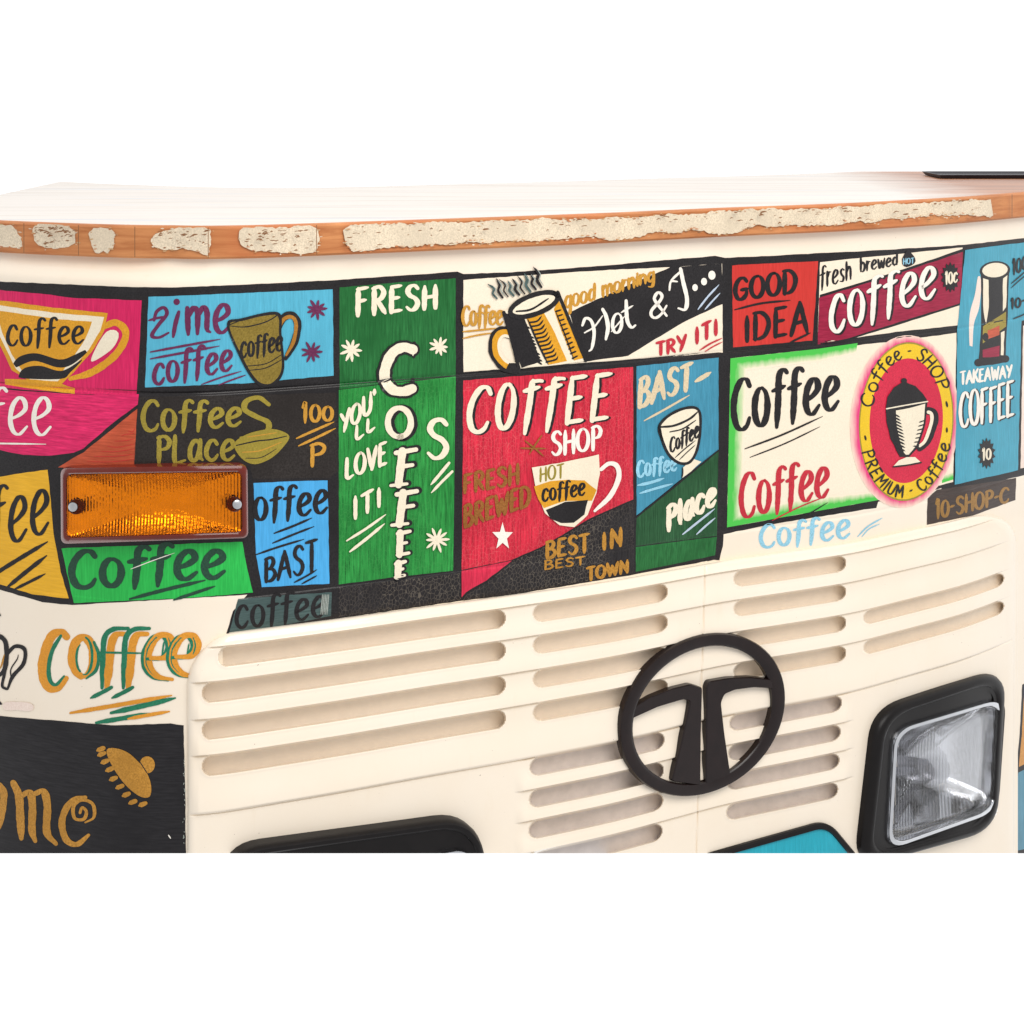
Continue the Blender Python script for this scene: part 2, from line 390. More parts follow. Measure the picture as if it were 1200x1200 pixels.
# ------------------------------------------------------------------ painting: strokes, fills, letters
class Sheet:
    """paint lying on one of the surfaces; 2D in frame units, turned into a mesh at the end"""
    def __init__(s, surf='body', h0=.0004):
        s.v = []; s.h = []; s.f = []; s.m = []; s.mats = []; s.lay = h0; s.surf = surf; s.fade = []; s.fadeused = False; s.name = ''; s.words = s.hold = False; s.owner = None
    def mat(s, c):
        m = MATS[c] if c in MATS and c not in COL else M(c)
        if m not in s.mats: s.mats.append(m)
        return s.mats.index(m)
    def add(s, pts, faces, c, fade=None):
        b = len(s.v); k = s.mat(c)
        s.v += [tuple(p) for p in pts]; s.h += [s.lay]*len(pts)
        s.fade += list(fade) if fade is not None else [0]*len(pts)
        if fade is not None: s.fadeused = True
        s.f += [tuple(b+i for i in q) for q in faces]; s.m += [k]*len(faces)
        s.lay += .00002
    def new_piece(s):                                  # every word is a piece of its own
        if s.name == 'lettering' and s.words and s.v and not s.hold:
            k = Sheet(s.surf); k.__dict__.update({a: (list(v) if isinstance(v, list) else v) for a, v in s.__dict__.items()})
            s.owner.kids.append(k); s.v = []; s.h = []; s.f = []; s.m = []; s.mats = []; s.fade = []; s.lay += .00002
        s.words = True
    def build(s, name, parent=counter, label=None):
        v = np.array(s.v); h = np.array(s.h)
        pts = PA(v[:, 0], v[:, 1], h) if s.surf == 'edge' else P(v[:, 0], v[:, 1], h)
        o = mesh(name, pts, s.f, s.mats, s.m, parent=parent, label=label, cut=v[:, 1].max() > 999, fade=s.fade if s.fadeused else None)
        return o
OX = OY = 0.; SC = .25
def use(ox=0., oy=0., sc=.25):
    global OX, OY, SC
    OX, OY, SC = ox, oy, sc
def T(p): return (OX+p[0]*SC, OY+p[1]*SC)
def catmull(p, closed=False, step=1.4):
    p = [np.array(q, float) for q in p]; n = len(p)
    if n == 2 and not closed:
        k = max(2, int(np.linalg.norm(p[1]-p[0])/step)); return [p[0]+(p[1]-p[0])*i/k for i in range(k+1)]
    outp = []
    segs = n if closed else n-1
    for i in range(segs):
        if closed: a, b, c, d = p[i-1], p[i], p[(i+1) % n], p[(i+2) % n]
        else:
            b, c = p[i], p[i+1]; a = p[i-1] if i else 2*b-c; d = p[i+2] if i+2 < n else 2*c-b
        k = max(1, int(np.linalg.norm(c-b)/step))
        for j in range(k):
            t = j/k
            outp.append(.5*((2*b)+(c-a)*t+(2*a-5*b+4*c-d)*t*t+(3*b-a-3*c+d)*t**3))
    if not closed: outp.append(p[-1])
    return outp
def fill_px(sh, pts, c, sub=4., wob=.35, seg=7):
    """polygon in frame units, its outline slightly uneven as a brush leaves it"""
    q = []
    n = len(pts)
    for i in range(n):
        a = np.array(pts[i], float); b = np.array(pts[(i+1) % n], float); L = np.linalg.norm(b-a)
        k = max(1, int(L/seg)) if wob else 1
        nrm = np.array([-(b-a)[1], (b-a)[0]])/(L+1e-9)
        for j in range(k):
            q.append(a+(b-a)*j/k+nrm*(rng.uniform(-wob, wob) if wob else 0))
    q = np.array(q); 
    bm = bmesh.new()
    W_ = W_of(q[:, 0], q[:, 1])
    vs = [bm.verts.new((x, w, 0)) for x, w in zip(q[:, 0], W_)]
    for tri in tessellate_polygon([[Vector((x, w, 0)) for x, w in zip(q[:, 0], W_)]]):
        try: bm.faces.new([vs[i] for i in tri])
        except ValueError: pass
    bmesh.ops.recalc_face_normals(bm, faces=bm.faces[:])
    for f_ in bm.faces:
        f_.normal_update()
        if f_.normal.z < 0: f_.normal_flip()
    x0, x1 = q[:, 0].min(), q[:, 0].max(); w0, w1 = W_.min(), W_.max()
    cuts = [((x, 0, 0), (1, 0, 0)) for x in np.arange(math.ceil(x0/sub)*sub, x1, sub)]
    cuts += [((0, w, 0), (0, 1, 0)) for w in np.arange(math.ceil(w0/30)*30, w1, 30.)]
    for wl in (351, 353, 355, 357, 359, 361, 363, 594, 596, 598, 600, 602, 604, 606):
        if w0 < wl < w1: cuts.append(((0, wl, 0), (0, 1, 0)))
    for co, no in cuts:
        bmesh.ops.bisect_plane(bm, geom=bm.verts[:]+bm.edges[:]+bm.faces[:], plane_co=co, plane_no=no)
    bm.verts.index_update()
    V = [(v.co.x, HY+v.co.y*float(G(v.co.x))) for v in bm.verts]
    F = []
    for f in bm.faces:
        ii = [v.index for v in f.verts]
        if f.normal.z > 0: ii = ii[::-1]
        F.append(ii)
    bm.free(); sh.add(V, F, c)
def fill(sh, pts, c, smooth_=False, wob=.3):
    p = [T(q) for q in pts]
    if smooth_: p = catmull(p, True, 3.0); wob = 0
    fill_px(sh, p, c, wob=wob)
def stroke_px(sh, pts, w, c, con=0., taper=(.8, .6), jit=.045):
    p = np.array(catmull(pts)); n = len(p)
    if n < 2: return
    t = np.gradient(p, axis=0); L = np.linalg.norm(t, axis=1, keepdims=True); t = t/np.maximum(L, 1e-6)
    nr = np.stack([-t[:, 1], t[:, 0]], -1)
    u = np.linspace(0, 1, n)
    wd = w*(1-con+con*np.abs(t[:, 1]))
    wd = wd*np.interp(u, [0, .18, .8, 1], [taper[0], 1, 1, taper[1]])
    ph = rng.uniform(0, 9, 2); s = np.arange(n)*1.4
    wd = wd*(1+jit*np.sin(s*.35+ph[0])+jit*.6*np.sin(s*.8+ph[1])); wd = np.maximum(wd, .35)
    # rounded ends
    cap = []
    for end, sg in ((0, -1), (-1, 1)):
        r = wd[end]/2; cap.append([(p[end]+sg*t[end]*r*math.sin(a), r*math.cos(a)*2, nr[end]) for a in (.6, 1.05, 1.4)])
    rows = [(q, ww, m) for q, ww, m in reversed(cap[0])]+list(zip(p, wd, nr))+cap[1]
    V = []; F = []
    for q, ww, m in rows: V += [q+m*ww/2, q-m*ww/2]
    for i in range(len(rows)-1): F.append((2*i, 2*i+1, 2*i+3, 2*i+2))
    sh.add(V, F, c)
def stroke(sh, pts, w, c, con=0., taper=(.75, .55), off=(0, 0)):
    stroke_px(sh, [T((q[0]+off[0], q[1]+off[1])) for q in pts], w*SC, c, con, taper)
def line(sh, a, b, w, c, taper=(.5, .3)): 
    m = ((a[0]+b[0])/2+rng.uniform(-3, 3), (a[1]+b[1])/2+rng.uniform(-3, 3)); stroke(sh, [a, m, b], w, c, 0, taper)
def arc(cx, cy, rx, ry, a0, a1, n=9):
    return [(cx+rx*math.cos(math.radians(a0+(a1-a0)*i/(n-1))), cy+ry*math.sin(math.radians(a0+(a1-a0)*i/(n-1)))) for i in range(n)]
def disc(sh, cx, cy, rx, ry, c, rot=0, n=20):
    r = math.radians(rot)
    fill(sh, [(cx+rx*math.cos(a)*math.cos(r)-ry*math.sin(a)*math.sin(r), cy+rx*math.cos(a)*math.sin(r)+ry*math.sin(a)*math.cos(r)) for a in np.linspace(0, 2*math.pi, n, endpoint=False)], c, True)
def aster(sh, cx, cy, r, c, w=9, n=8, sq=1.):
    for k in range(n):
        a = math.pi*2*k/n+rng.uniform(-.12, .12); rr = r*rng.uniform(.8, 1.1)
        stroke(sh, [(cx, cy), (cx+rr*math.cos(a)*sq, cy+rr*math.sin(a))], w, c, 0, (1, .45))
# glyphs: unit box, y up, cap height 1; (advance, strokes)
g = {}
g['A'] = (.62, [[(.0, 0), (.16, .5), (.32, 1)], [(.32, 1), (.46, .5), (.6, 0)], [(.1, .36), (.5, .4)]])
g['B'] = (.52, [[(.06, 0), (.07, 1)], [(.02, .97), (.3, 1), (.42, .8), (.3, .58), (.1, .53)], [(.1, .53), (.38, .48), (.5, .25), (.34, .03), (.02, 0)]])
g['C'] = (.56, [[(.54, .84), (.44, .98), (.26, .98), (.08, .75), (.02, .42), (.12, .1), (.3, 0), (.46, .06), (.54, .2)]])
g['D'] = (.58, [[(.06, 0), (.07, 1)], [(.0, .98), (.28, .97), (.5, .75), (.55, .45), (.42, .12), (.2, .01), (.0, .02)]])
g['E'] = (.48, [[(.06, 0), (.08, 1)], [(.06, .98), (.46, 1.0)], [(.08, .53), (.38, .55)], [(.05, .02), (.47, .04)]])
g['F'] = (.48, [[(.08, 0), (.1, 1)], [(.06, .97), (.48, 1.0)], [(.1, .52), (.4, .55)]])
g['G'] = (.6, [[(.54, .82), (.42, .98), (.22, .96), (.06, .7), (.03, .35), (.16, .04), (.36, .02), (.52, .2), (.54, .44)], [(.3, .44), (.6, .46)]])
g['H'] = (.56, [[(.06, 0), (.08, 1)], [(.5, 0), (.5, 1)], [(.06, .5), (.52, .53)]])
g['I'] = (.16, [[(.08, 0), (.08, 1)]])
g['J'] = (.5, [[(.05, .9), (.2, 1), (.46, .97)], [(.34, .98), (.36, .4), (.28, .06), (.12, .0), (.02, .16)]])
g['K'] = (.54, [[(.06, 0), (.07, 1)], [(.48, 1), (.1, .45)], [(.2, .58), (.52, 0)]])
g['L'] = (.44, [[(.06, 1), (.06, .02), (.44, .05)]])
g['M'] = (.72, [[(.04, 0), (.1, 1)], [(.1, 1), (.34, .35)], [(.34, .35), (.6, 1)], [(.6, 1), (.68, 0)]])
g['N'] = (.58, [[(.05, 0), (.07, 1)], [(.07, 1), (.5, .03)], [(.5, 0), (.52, 1)]])
g['O'] = (.62, [arc(.3, .5, .28, .5, 80, 455, 13)])
g['P'] = (.5, [[(.08, 0), (.09, 1)], [(.03, .96), (.3, 1), (.47, .8), (.38, .55), (.1, .48)]])
g['R'] = (.54, [[(.08, 0), (.09, 1)], [(.03, .96), (.3, 1), (.46, .8), (.36, .57), (.1, .5)], [(.2, .52), (.52, 0)]])
g['S'] = (.5, [[(.46, .86), (.34, .99), (.16, .96), (.07, .78), (.16, .6), (.36, .46), (.46, .26), (.36, .05), (.18, .0), (.03, .14)]])
g['T'] = (.52, [[(.27, 0), (.28, 1)], [(.0, .96), (.54, 1)]])
g['U'] = (.56, [[(.06, 1), (.06, .3), (.16, .03), (.36, .02), (.5, .25), (.52, 1)]])
g['V'] = (.56, [[(.02, 1), (.26, 0)], [(.26, 0), (.54, 1)]])
g['W'] = (.76, [[(.02, 1), (.18, 0)], [(.18, 0), (.36, .75)], [(.36, .75), (.54, 0)], [(.54, 0), (.74, 1)]])
g['Y'] = (.54, [[(.02, 1), (.26, .5)], [(.54, 1), (.2, 0)]])
g['&'] = (.62, [[(.58, .02), (.2, .66), (.18, .86), (.3, 1), (.42, .86), (.36, .66), (.08, .34), (.06, .12), (.2, .0), (.4, .12), (.58, .42)]])
g['!'] = (.16, [[(.08, .3), (.08, 1)], [(.08, .02), (.08, .06)]])
g['-'] = (.3, [[(.04, .48), (.26, .52)]])
g["'"] = (.14, [[(.08, 1), (.06, .78)]])
g['.'] = (.2, [[(.08, .02), (.1, .05)]])
g['0'] = (.5, [arc(.25, .45, .22, .45, 80, 455, 11)])
g['1'] = (.26, [[(.02, .78), (.14, 1), (.13, 0)]])
X_ = .62
g['a'] = (.5, [[(.42, .5), (.26, .62), (.08, .42), (.06, .14), (.18, .0), (.34, .12), (.43, .5)], [(.44, .62), (.42, .15), (.52, .02)]])
g['b'] = (.48, [[(.07, 1), (.07, .04)], [(.07, .4), (.24, .6), (.42, .42), (.42, .16), (.26, .0), (.08, .06)]])
g['c'] = (.48, [[(.44, .5), (.34, .62), (.18, .58), (.05, .34), (.07, .12), (.22, .0), (.36, .04), (.46, .16)]])
g['d'] = (.5, [[(.4, .5), (.22, .62), (.06, .38), (.06, .14), (.2, .0), (.38, .14)], [(.44, 1), (.42, .02)]])
g['e'] = (.5, [[(.05, .26), (.28, .33), (.44, .44), (.4, .58), (.26, .62), (.1, .48), (.04, .24), (.12, .05), (.28, .0), (.48, .13)]])
g['f'] = (.4, [[(.46, .9), (.38, 1.0), (.27, .97), (.2, .78), (.18, .35), (.13, -.1)], [(.0, .52), (.4, .56)]])
g['g'] = (.5, [[(.42, .5), (.24, .62), (.07, .4), (.08, .16), (.24, .05), (.4, .2)], [(.44, .6), (.42, -.1), (.3, -.3), (.08, -.24)]])
g['h'] = (.5, [[(.07, 1), (.06, 0)], [(.08, .38), (.26, .62), (.4, .5), (.42, 0)]])
g['i'] = (.18, [[(.09, .62), (.09, .02)], [(.1, .84), (.11, .88)]])
g['l'] = (.2, [[(.09, 1), (.08, .1), (.14, .0)]])
g['m'] = (.76, [[(.04, .62), (.07, 0)], [(.08, .42), (.24, .62), (.36, .5), (.36, 0)], [(.38, .42), (.54, .62), (.66, .48), (.66, .1), (.76, .02)]])
g['n'] = (.5, [[(.05, .62), (.06, 0)], [(.07, .4), (.26, .62), (.4, .5), (.42, 0)]])
g['o'] = (.5, [arc(.24, .31, .21, .31, 70, 440, 11)])
g['r'] = (.38, [[(.06, .62), (.07, 0)], [(.08, .36), (.22, .58), (.38, .56)]])
g['s'] = (.4, [[(.36, .54), (.24, .62), (.1, .5), (.18, .34), (.34, .2), (.26, .02), (.04, .06)]])
g['t'] = (.36, [[(.2, .95), (.16, .15), (.24, .0), (.36, .08)], [(.0, .62), (.38, .66)]])
g['w'] = (.66, [[(.03, .62), (.16, 0), (.33, .5)], [(.33, .5), (.48, 0), (.64, .64)]])
g['y'] = (.5, [[(.04, .62), (.1, .25), (.3, .2)], [(.44, .64), (.36, .1), (.2, -.25), (.04, -.22)]])
def glyph(sh, ch, o, ux, uy, c, w, con, xh, off=(0, 0)):
    for st in g[ch][1]:
        pts = []
        for x, y in st:
            if ch.islower(): y = y*xh/X_ if y <= X_ else xh+(y-X_)*(1-xh)/(1-X_)
            pts.append((o[0]+ux[0]*x+uy[0]*y+off[0], o[1]+ux[1]*x+uy[1]*y+off[1]))
        stroke(sh, pts, w, c, con)
def word(sh, text, a, b, c, w, con=.45, xh=.66, slant=0., gap=.12, off=(0, 0), jit=.03, widths=None):
    """a=(x,top,bottom) of the first letter, b=(x,top,bottom) of the end of the last, in the current zoom frame"""
    adv = [g[ch][0] if ch != ' ' else .35 for ch in text]
    tot = sum(adv)+gap*(len(text)-1); x = 0.; w = w*1.2
    sh.new_piece()
    st = np.random.RandomState(abs(hash_(text))+int(a[0]) & 0xffff)
    for ch, ad in zip(text, adv):
        t0 = x/tot; t1 = (x+ad)/tot
        if ch != ' ':
            bx = a[0]+(b[0]-a[0])*t0; by = a[2]+(b[2]-a[2])*t0
            ux = ((b[0]-a[0])/tot, (b[2]-a[2])/tot)
            tm = (t0+t1)/2; H = (a[2]+(b[2]-a[2])*tm)-(a[1]+(b[1]-a[1])*tm)
            k = 1+st.uniform(-jit, jit); dy = st.uniform(-jit, jit)*H*.6
            uy = (slant*H, -H*k)
            glyph(sh, ch, (bx, by+dy), ux, uy, c, w, con, xh, off)
        x += ad+gap
def hash_(s): return sum((i+1)*ord(ch) for i, ch in enumerate(s))
def shadow_word(sh, text, a, b, c, cs, w, ws, off, **kw):
    word(sh, text, a, b, cs, w+ws, off=off, **kw); sh.lay += .00004; sh.hold = True; word(sh, text, a, b, c, w, **kw); sh.hold = False
Z1, Z2, Z3, Z4 = (0, 190), (300, 190), (600, 190), (900, 190)
Z5, Z6, Z7, Z8 = (0, 460), (300, 460), (600, 460), (900, 460)
Z9, Z10, Z11, Z12 = (0, 720), (300, 720), (600, 720), (900, 720)
PXF = (0, 0, 1.)

# --- black outline paint under all the signs
sh = Sheet(h0=.0003); use(*PXF)
fill(sh, [(-100, 322), (0, 330), (75, 333), (140, 336), (200, 337), (300, 333), (395, 328), (500, 321), (536, 318), (543, 321), (600, 319), (700, 312), (800, 303), (838, 300),
          (850, 302), (900, 300), (955, 297), (1000, 295), (1130, 287), (1200, 279), (1300, 262), (1300, 532), (1200, 557), (1117, 576), (1100, 577), (1104, 572), (1029, 588), (1027, 595),
          (900, 615), (848, 626), (847, 640), (843, 657), (837, 656), (745, 673), (600, 697), (541, 704), (395, 725), (264, 747), (273, 716), (290, 697), (85, 709), (50, 706), (0, 691), (-100, 652)], 'black')
sh.build('painted_border', label='black paint between the signs')

def sign(label, lay=.00045):
    s = Sheet(h0=lay); s.label = label; s.kids = []
    return s
def kid(s, name):
    k = Sheet(h0=max([s.lay+.0003]+[q.lay+.0001 for q in s.kids])); k.name = name; k.owner = s; s.kids.append(k); return k
def done(s):
    o = s.build('painted_sign', label=s.label)
    for k in s.kids:
        if k.v: k.build(k.name, parent=o)

# 1 pink sign with yellow cup
s = sign('pink sign with a big yellow coffee cup'); use(*Z1)
fill(s, [(-390, 575), (0, 600), (240, 622), (340, 636), (665, 648), (655, 840), (640, 1092), (400, 1088), (100, 1065), (-390, 1020)], 'pink')
k = kid(s, 'cup_drawing')
stroke(k, [(480, 775), (540, 752), (585, 785), (582, 840), (530, 915), (430, 985), (330, 1015)], 34, 'gold')
fill(k, [(500, 795), (545, 790), (556, 820), (520, 880), (430, 935), (450, 870)], 'ivory', True)
fill(k, [(-70, 640), (0, 648), (250, 682), (505, 708), (490, 790), (430, 890), (345, 985), (290, 1040), (350, 1060), (350, 1086), (200, 1070), (25, 1042), (22, 1016), (125, 1020), (55, 975), (10, 880), (-40, 770)], 'gold')
fill(k, [(-55, 662), (0, 672), (250, 706), (488, 726), (470, 790), (415, 880), (330, 975), (270, 1028), (140, 1018), (75, 970), (30, 880), (-20, 780)], 'ivory')
fill(k, [(-20, 695), (60, 705), (260, 735), (432, 748), (400, 830), (360, 890), (290, 985), (200, 1000), (100, 975), (55, 900), (10, 800)], 'gold')
fill(k, [(62, 945), (95, 910), (170, 896), (280, 925), (345, 905), (400, 880), (408, 892), (335, 950), (270, 962), (160, 932), (75, 962)], 'black', True)
fill(k, [(88, 1000), (115, 965), (190, 955), (290, 978), (385, 925), (330, 985), (285, 1016), (110, 1014)], 'black', True)
k = kid(s, 'lettering'); word(k, 'coffee', (32, 730, 862), (392, 738, 850), 'black', 15, .5, .7)
done(s)
# 2 cyan "time coffee"
s = sign('cyan sign reading time coffee with an olive mug'); use(*PXF)
fill(s, [(174, 348), (390, 339), (391, 440), (290, 449), (170, 454)], 'cyan')
k = kid(s, 'lettering'); use(*Z1)
stroke(k, [(722, 740), (735, 700), (768, 682), (782, 712), (745, 760), (712, 812), (745, 822), (790, 800)], 19, 'plum', .3)
line(k, (697, 742), (778, 725), 12, 'plum')
stroke(k, [(838, 702), (822, 760), (812, 818)], 21, 'plum'); disc(k, 828, 655, 15, 15, 'plum')
word(k, 'me', (872, 640, 808), (1078, 615, 795), 'plum', 22, .4, .72)
word(k, 'coffee', (718, 905, 1045), (1088, 838, 975), 'plum', 18, .45, .68)
line(k, (705, 890), (1032, 830), 11, 'plum'); line(k, (705, 922), (1028, 862), 11, 'plum'); line(k, (945, 1042), (1132, 980), 8, 'plum'); line(k, (1025, 1045), (1152, 998), 8, 'plum')
use(*Z2); kl = k; k = kid(s, 'star_drawing'); aster(k, 285, 690, 46, 'plum', 14, 9); k = kid(s, 'star_drawing'); aster(k, 262, 890, 52, 'plum', 13, 9)
k = kid(s, 'mug_drawing')
stroke(k, [(95, 800), (130, 730), (172, 718), (196, 760), (182, 840), (140, 920)], 34, 'black'); stroke(k, [(97, 800), (130, 737), (170, 727), (188, 762), (176, 840), (142, 905)], 17, 'bronze')
use(*PXF)
fill(k, [(266, 380), (283, 373), (326, 366), (330, 392), (333, 432), (323, 450), (309, 453), (297, 446), (282, 421)], 'black', True)
fill(k, [(269, 382), (285, 376), (323, 369), (327, 392), (330, 431), (321, 447), (310, 450), (299, 443), (285, 420)], 'mug', True)
stroke(k, [(268, 381), (290, 373), (324, 368), (312, 377), (288, 383), (269, 382)], 1.5, 'black')
stroke(k, [(293, 434), (312, 431), (331, 421)], 1.2, 'black'); stroke(k, [(290, 429), (312, 426), (331, 415)], 1.2, 'black')
word(k, 'coffee', (282, 396, 420), (331, 388, 411), 'black', 3.0, .3, .75)
done(s)
# 3 dark "Coffees place 100 P"
s = sign('dark brown sign with olive lettering, Coffees Place 100 P'); use(*PXF)
fill(s, [(163, 465), (300, 463), (394, 460), (396, 552), (386, 560), (296, 561), (293, 546), (156, 547)], 'dark')
k = kid(s, 'lettering'); use(*Z5)
word(k, 'Coffee', (668, 45, 182), (1130, 40, 155), 'olive', 20, .35, .72)
word(k, 'PLace', (735, 206, 328), (1100, 200, 314), 'olive', 19, .35, .8)
use(*PXF); stroke(k, [(315, 474), (303, 466), (289, 470), (287, 480), (300, 488), (314, 495), (313, 505), (300, 511), (282, 513)], 7, 'olive', .3)
use(*Z6); word(k, '100', (218, 42, 140), (360, 62, 130), 'ochre', 15, .4)
line(k, (190, 215), (365, 138), 12, 'ochre'); line(k, (200, 250), (372, 168), 12, 'ochre'); word(k, 'P', (252, 245, 345), (325, 238, 335), 'ochre', 16, .3)
k = kid(s, 'bean_drawing'); use(*PXF)
fill(k, [(274, 521), (285, 511), (302, 505), (322, 503), (339, 511), (330, 526), (316, 538), (298, 544), (283, 537)], 'olive', True)
stroke(k, [(277, 522), (300, 517), (318, 515), (336, 511)], 1.6, 'black'); stroke(k, [(284, 530), (305, 528), (330, 518)], 1.2, 'ochre'); stroke(k, [(288, 537), (306, 536), (324, 526)], 1., 'dark'); stroke(k, [(290, 512), (305, 510), (324, 507)], 1.1, 'ochre')
done(s)
# 4 orange brown corner
s = sign('orange brown triangle above the amber indicator'); use(*PXF)
fill(s, [(161, 479), (157, 547), (68, 548), (84, 538), (98, 530)], 'orangebrown'); k = kid(s, 'brush_marks')
for i in range(7):
    y = 505+i*6; line(k, (150-i*8, y), (158, y-3), .8, 'scarlet')
done(s)
# 5 lower pink "ee"
s = sign('pink sign under the cup with white letters ee'); use(*Z5)
fill(s, [(-390, -50), (0, -18), (100, -8), (400, 10), (650, 8), (645, 55), (520, 150), (390, 262), (345, 283), (230, 296), (110, 292), (0, 270), (-390, 225)], 'pinkh')
k = kid(s, 'lettering'); use(*Z5)
word(k, 'coffee', (-360, -30, 200), (240, -30, 198), 'white', 19, .45, .75); line(k, (-300, 236), (215, 242), 8, 'white')
done(s)
# 6 yellow "ee"
s = sign('yellow sign left of the indicator with black letters ee'); use(*Z5)
fill(s, [(-390, 470), (0, 395), (100, 378), (222, 362), (232, 440), (250, 660), (285, 840), (322, 966), (150, 945), (0, 898), (-390, 765)], 'yellow')
k = kid(s, 'lettering')
word(k, 'coffee', (-330, 520, 800), (228, 395, 655), 'black', 21, .4, .78)
line(k, (-80, 885), (222, 700), 20, 'black'); line(k, (35, 912), (218, 765), 20, 'black'); line(k, (68, 922), (212, 850), 14, 'black')
done(s)
# 7 green "Coffee"
s = sign('green sign below the indicator reading Coffee'); use(*Z5)
fill(s, [(288, 730), (700, 715), (1135, 700), (1160, 830), (1186, 937), (900, 962), (345, 987)], 'green')
k = kid(s, 'lettering'); word(k, 'Coffee', (332, 745, 920), (1055, 695, 862), 'bottle', 30, .4, .74)
line(k, (608, 968), (962, 880), 17, 'bottle'); line(k, (815, 972), (1008, 908), 15, 'bottle'); line(k, (612, 828), (818, 752), 4, 'white')
done(s)
# 8 blue "offee BAST"
s = sign('blue sign reading Coffee Bast in black'); use(*PXF)
fill(s, [(297, 566), (340, 564), (384, 563), (385, 620), (386, 684), (307, 688), (300, 650)], 'blue')
k = kid(s, 'lettering'); use(*Z6); word(k, 'offee', (-8, 455, 600), (335, 420, 560), 'black', 20, .45, .72)
line(k, (85, 660), (262, 588), 11, 'black'); line(k, (78, 706), (272, 628), 10, 'black'); line(k, (0, 760), (225, 688), 10, 'black')
word(k, 'BAST', (42, 780, 888), (285, 690, 838), 'black', 16, .3); line(k, (180, 890), (286, 830), 9, 'black'); line(k, (215, 897), (286, 858), 8, 'black')
done(s)
# 9 slate "coffee"
s = sign('slate grey sign at the grille corner reading coffee'); use(*PXF)
fill(s, [(279, 702), (340, 697), (389, 694), (388, 722), (330, 733), (268, 744)], 'slate')
k = kid(s, 'lettering'); word(k, 'coffee', (276, 702, 737), (381, 691, 722), 'black', 4.2, .4, .74)
for i in range(5): stroke(k, [(378+i*1.8, 697), (376+i*1.8, 720)], 1.3, 'slatelight')
done(s)
# 10 green tall sign
s = sign('tall green sign reading Fresh Coffees, you will love it'); use(*PXF)
fill(s, [(398, 337), (465, 331), (534, 326), (534, 440), (465, 448), (398, 456)], 'deepgreen')
fill(s, [(397, 457), (465, 449), (534, 441), (532, 600), (531, 669), (465, 676), (397, 685)], 'midgreen')
k = kid(s, 'lettering'); use(*Z2)
word(k, 'FRESH', (468, 592, 722), (848, 575, 680), 'ivory', 21, .4, gap=.16)
kl = k; k = kid(s, 'star_drawing'); aster(k, 447, 880, 52, 'ivory', 14, 9); k = kid(s, 'star_drawing'); aster(k, 860, 865, 44, 'ivory', 13, 9); k = kid(s, 'lettering')
cpts = [(735, 878), (690, 868), (640, 895), (608, 960), (605, 1020), (640, 1066), (690, 1075), (732, 1062)]
stroke(k, cpts, 74, 'black', .15, (1, 1)); stroke(k, [(742, 850), (740, 912)], 24, 'black'); stroke(k, [(735, 1020), (728, 1095)], 24, 'black')
k.lay += .00004
stroke(k, cpts, 48, 'ivory', .1, (1, 1)); stroke(k, [(738, 862), (736, 905)], 10, 'ivory')
use(*Z6)
oo = arc(672, 140, 54, 68, 80, 450, 13); stroke(k, oo, 40, 'black', .1, (1, 1), off=(12, 2)); stroke(k, oo, 29, 'ivory', .2, (1, 1))
for fx, fy0, fy1 in ((668, 275, 432), (672, 470, 618)):
    parts = [[(fx+18, fy0), (fx, fy1)], [(fx-12, fy0+8), (fx+82, fy0-8)], [(fx+10, (fy0+fy1)/2-6), (fx+66, (fy0+fy1)/2-14)], [(fx-36, fy1+4), (fx+40, fy1-4)]]
    for q, ww in zip(parts, (40, 26, 24, 18)): stroke(k, q, ww+11, 'black', 0, (1, 1), off=(6, -3))
    for q, ww in zip(parts, (37, 22, 19, 15)): stroke(k, q, ww, 'ivory', 0, (1, .9))
for ex, ey0, ey1, ww_ in ((672, 658, 762, 50), (664, 800, 866, 36)):
    parts = [[(ex+4, ey0), (ex, ey1)], [(ex-8, ey0+4), (ex+ww_, ey0-8)], [(ex, (ey0+ey1)/2), (ex+ww_*.7, (ey0+ey1)/2-7)], [(ex-10, ey1), (ex+ww_*.9, ey1-10)]]
    for q, ww in zip(parts, (33, 20, 16, 16)): stroke(k, q, ww+10, 'black', 0, (1, 1), off=(5, -2))
    for q, ww in zip(parts, (32, 18, 14, 15)): stroke(k, q, ww, 'ivory', 0, (1, .9))
word(k, 'S', (802, 122, 308), (900, 118, 302), 'ivory', 24, .25)
line(k, (905, 330), (820, 432), 15, 'ivory', (.9, .3)); line(k, (920, 370), (822, 470), 13, 'ivory', (.9, .3))
word(k, "YOU'", (398, 105, 195), (560, -15, 75), 'ivory', 15, .3); word(k, 'LL', (468, 160, 222), (556, 108, 168), 'ivory', 13, .3, gap=.2)
word(k, 'LOVE', (422, 312, 402), (612, 232, 335), 'ivory', 16, .35); word(k, 'ITI', (458, 490, 592), (584, 448, 530), 'ivory', 16, .3, gap=.22)
line(k, (425, 695), (608, 572), 12, 'ivory'); line(k, (440, 746), (602, 615), 14, 'ivory'); k = kid(s, 'star_drawing'); aster(k, 848, 690, 58, 'ivory', 13, 10)
done(s)
# 11 black strip under the green sign
s = sign('black crackled strip below the tall green sign'); use(*PXF)
fill(s, [(397, 688), (465, 680), (539, 672), (540, 703), (465, 714), (397, 723)], 'blackv'); done(s)
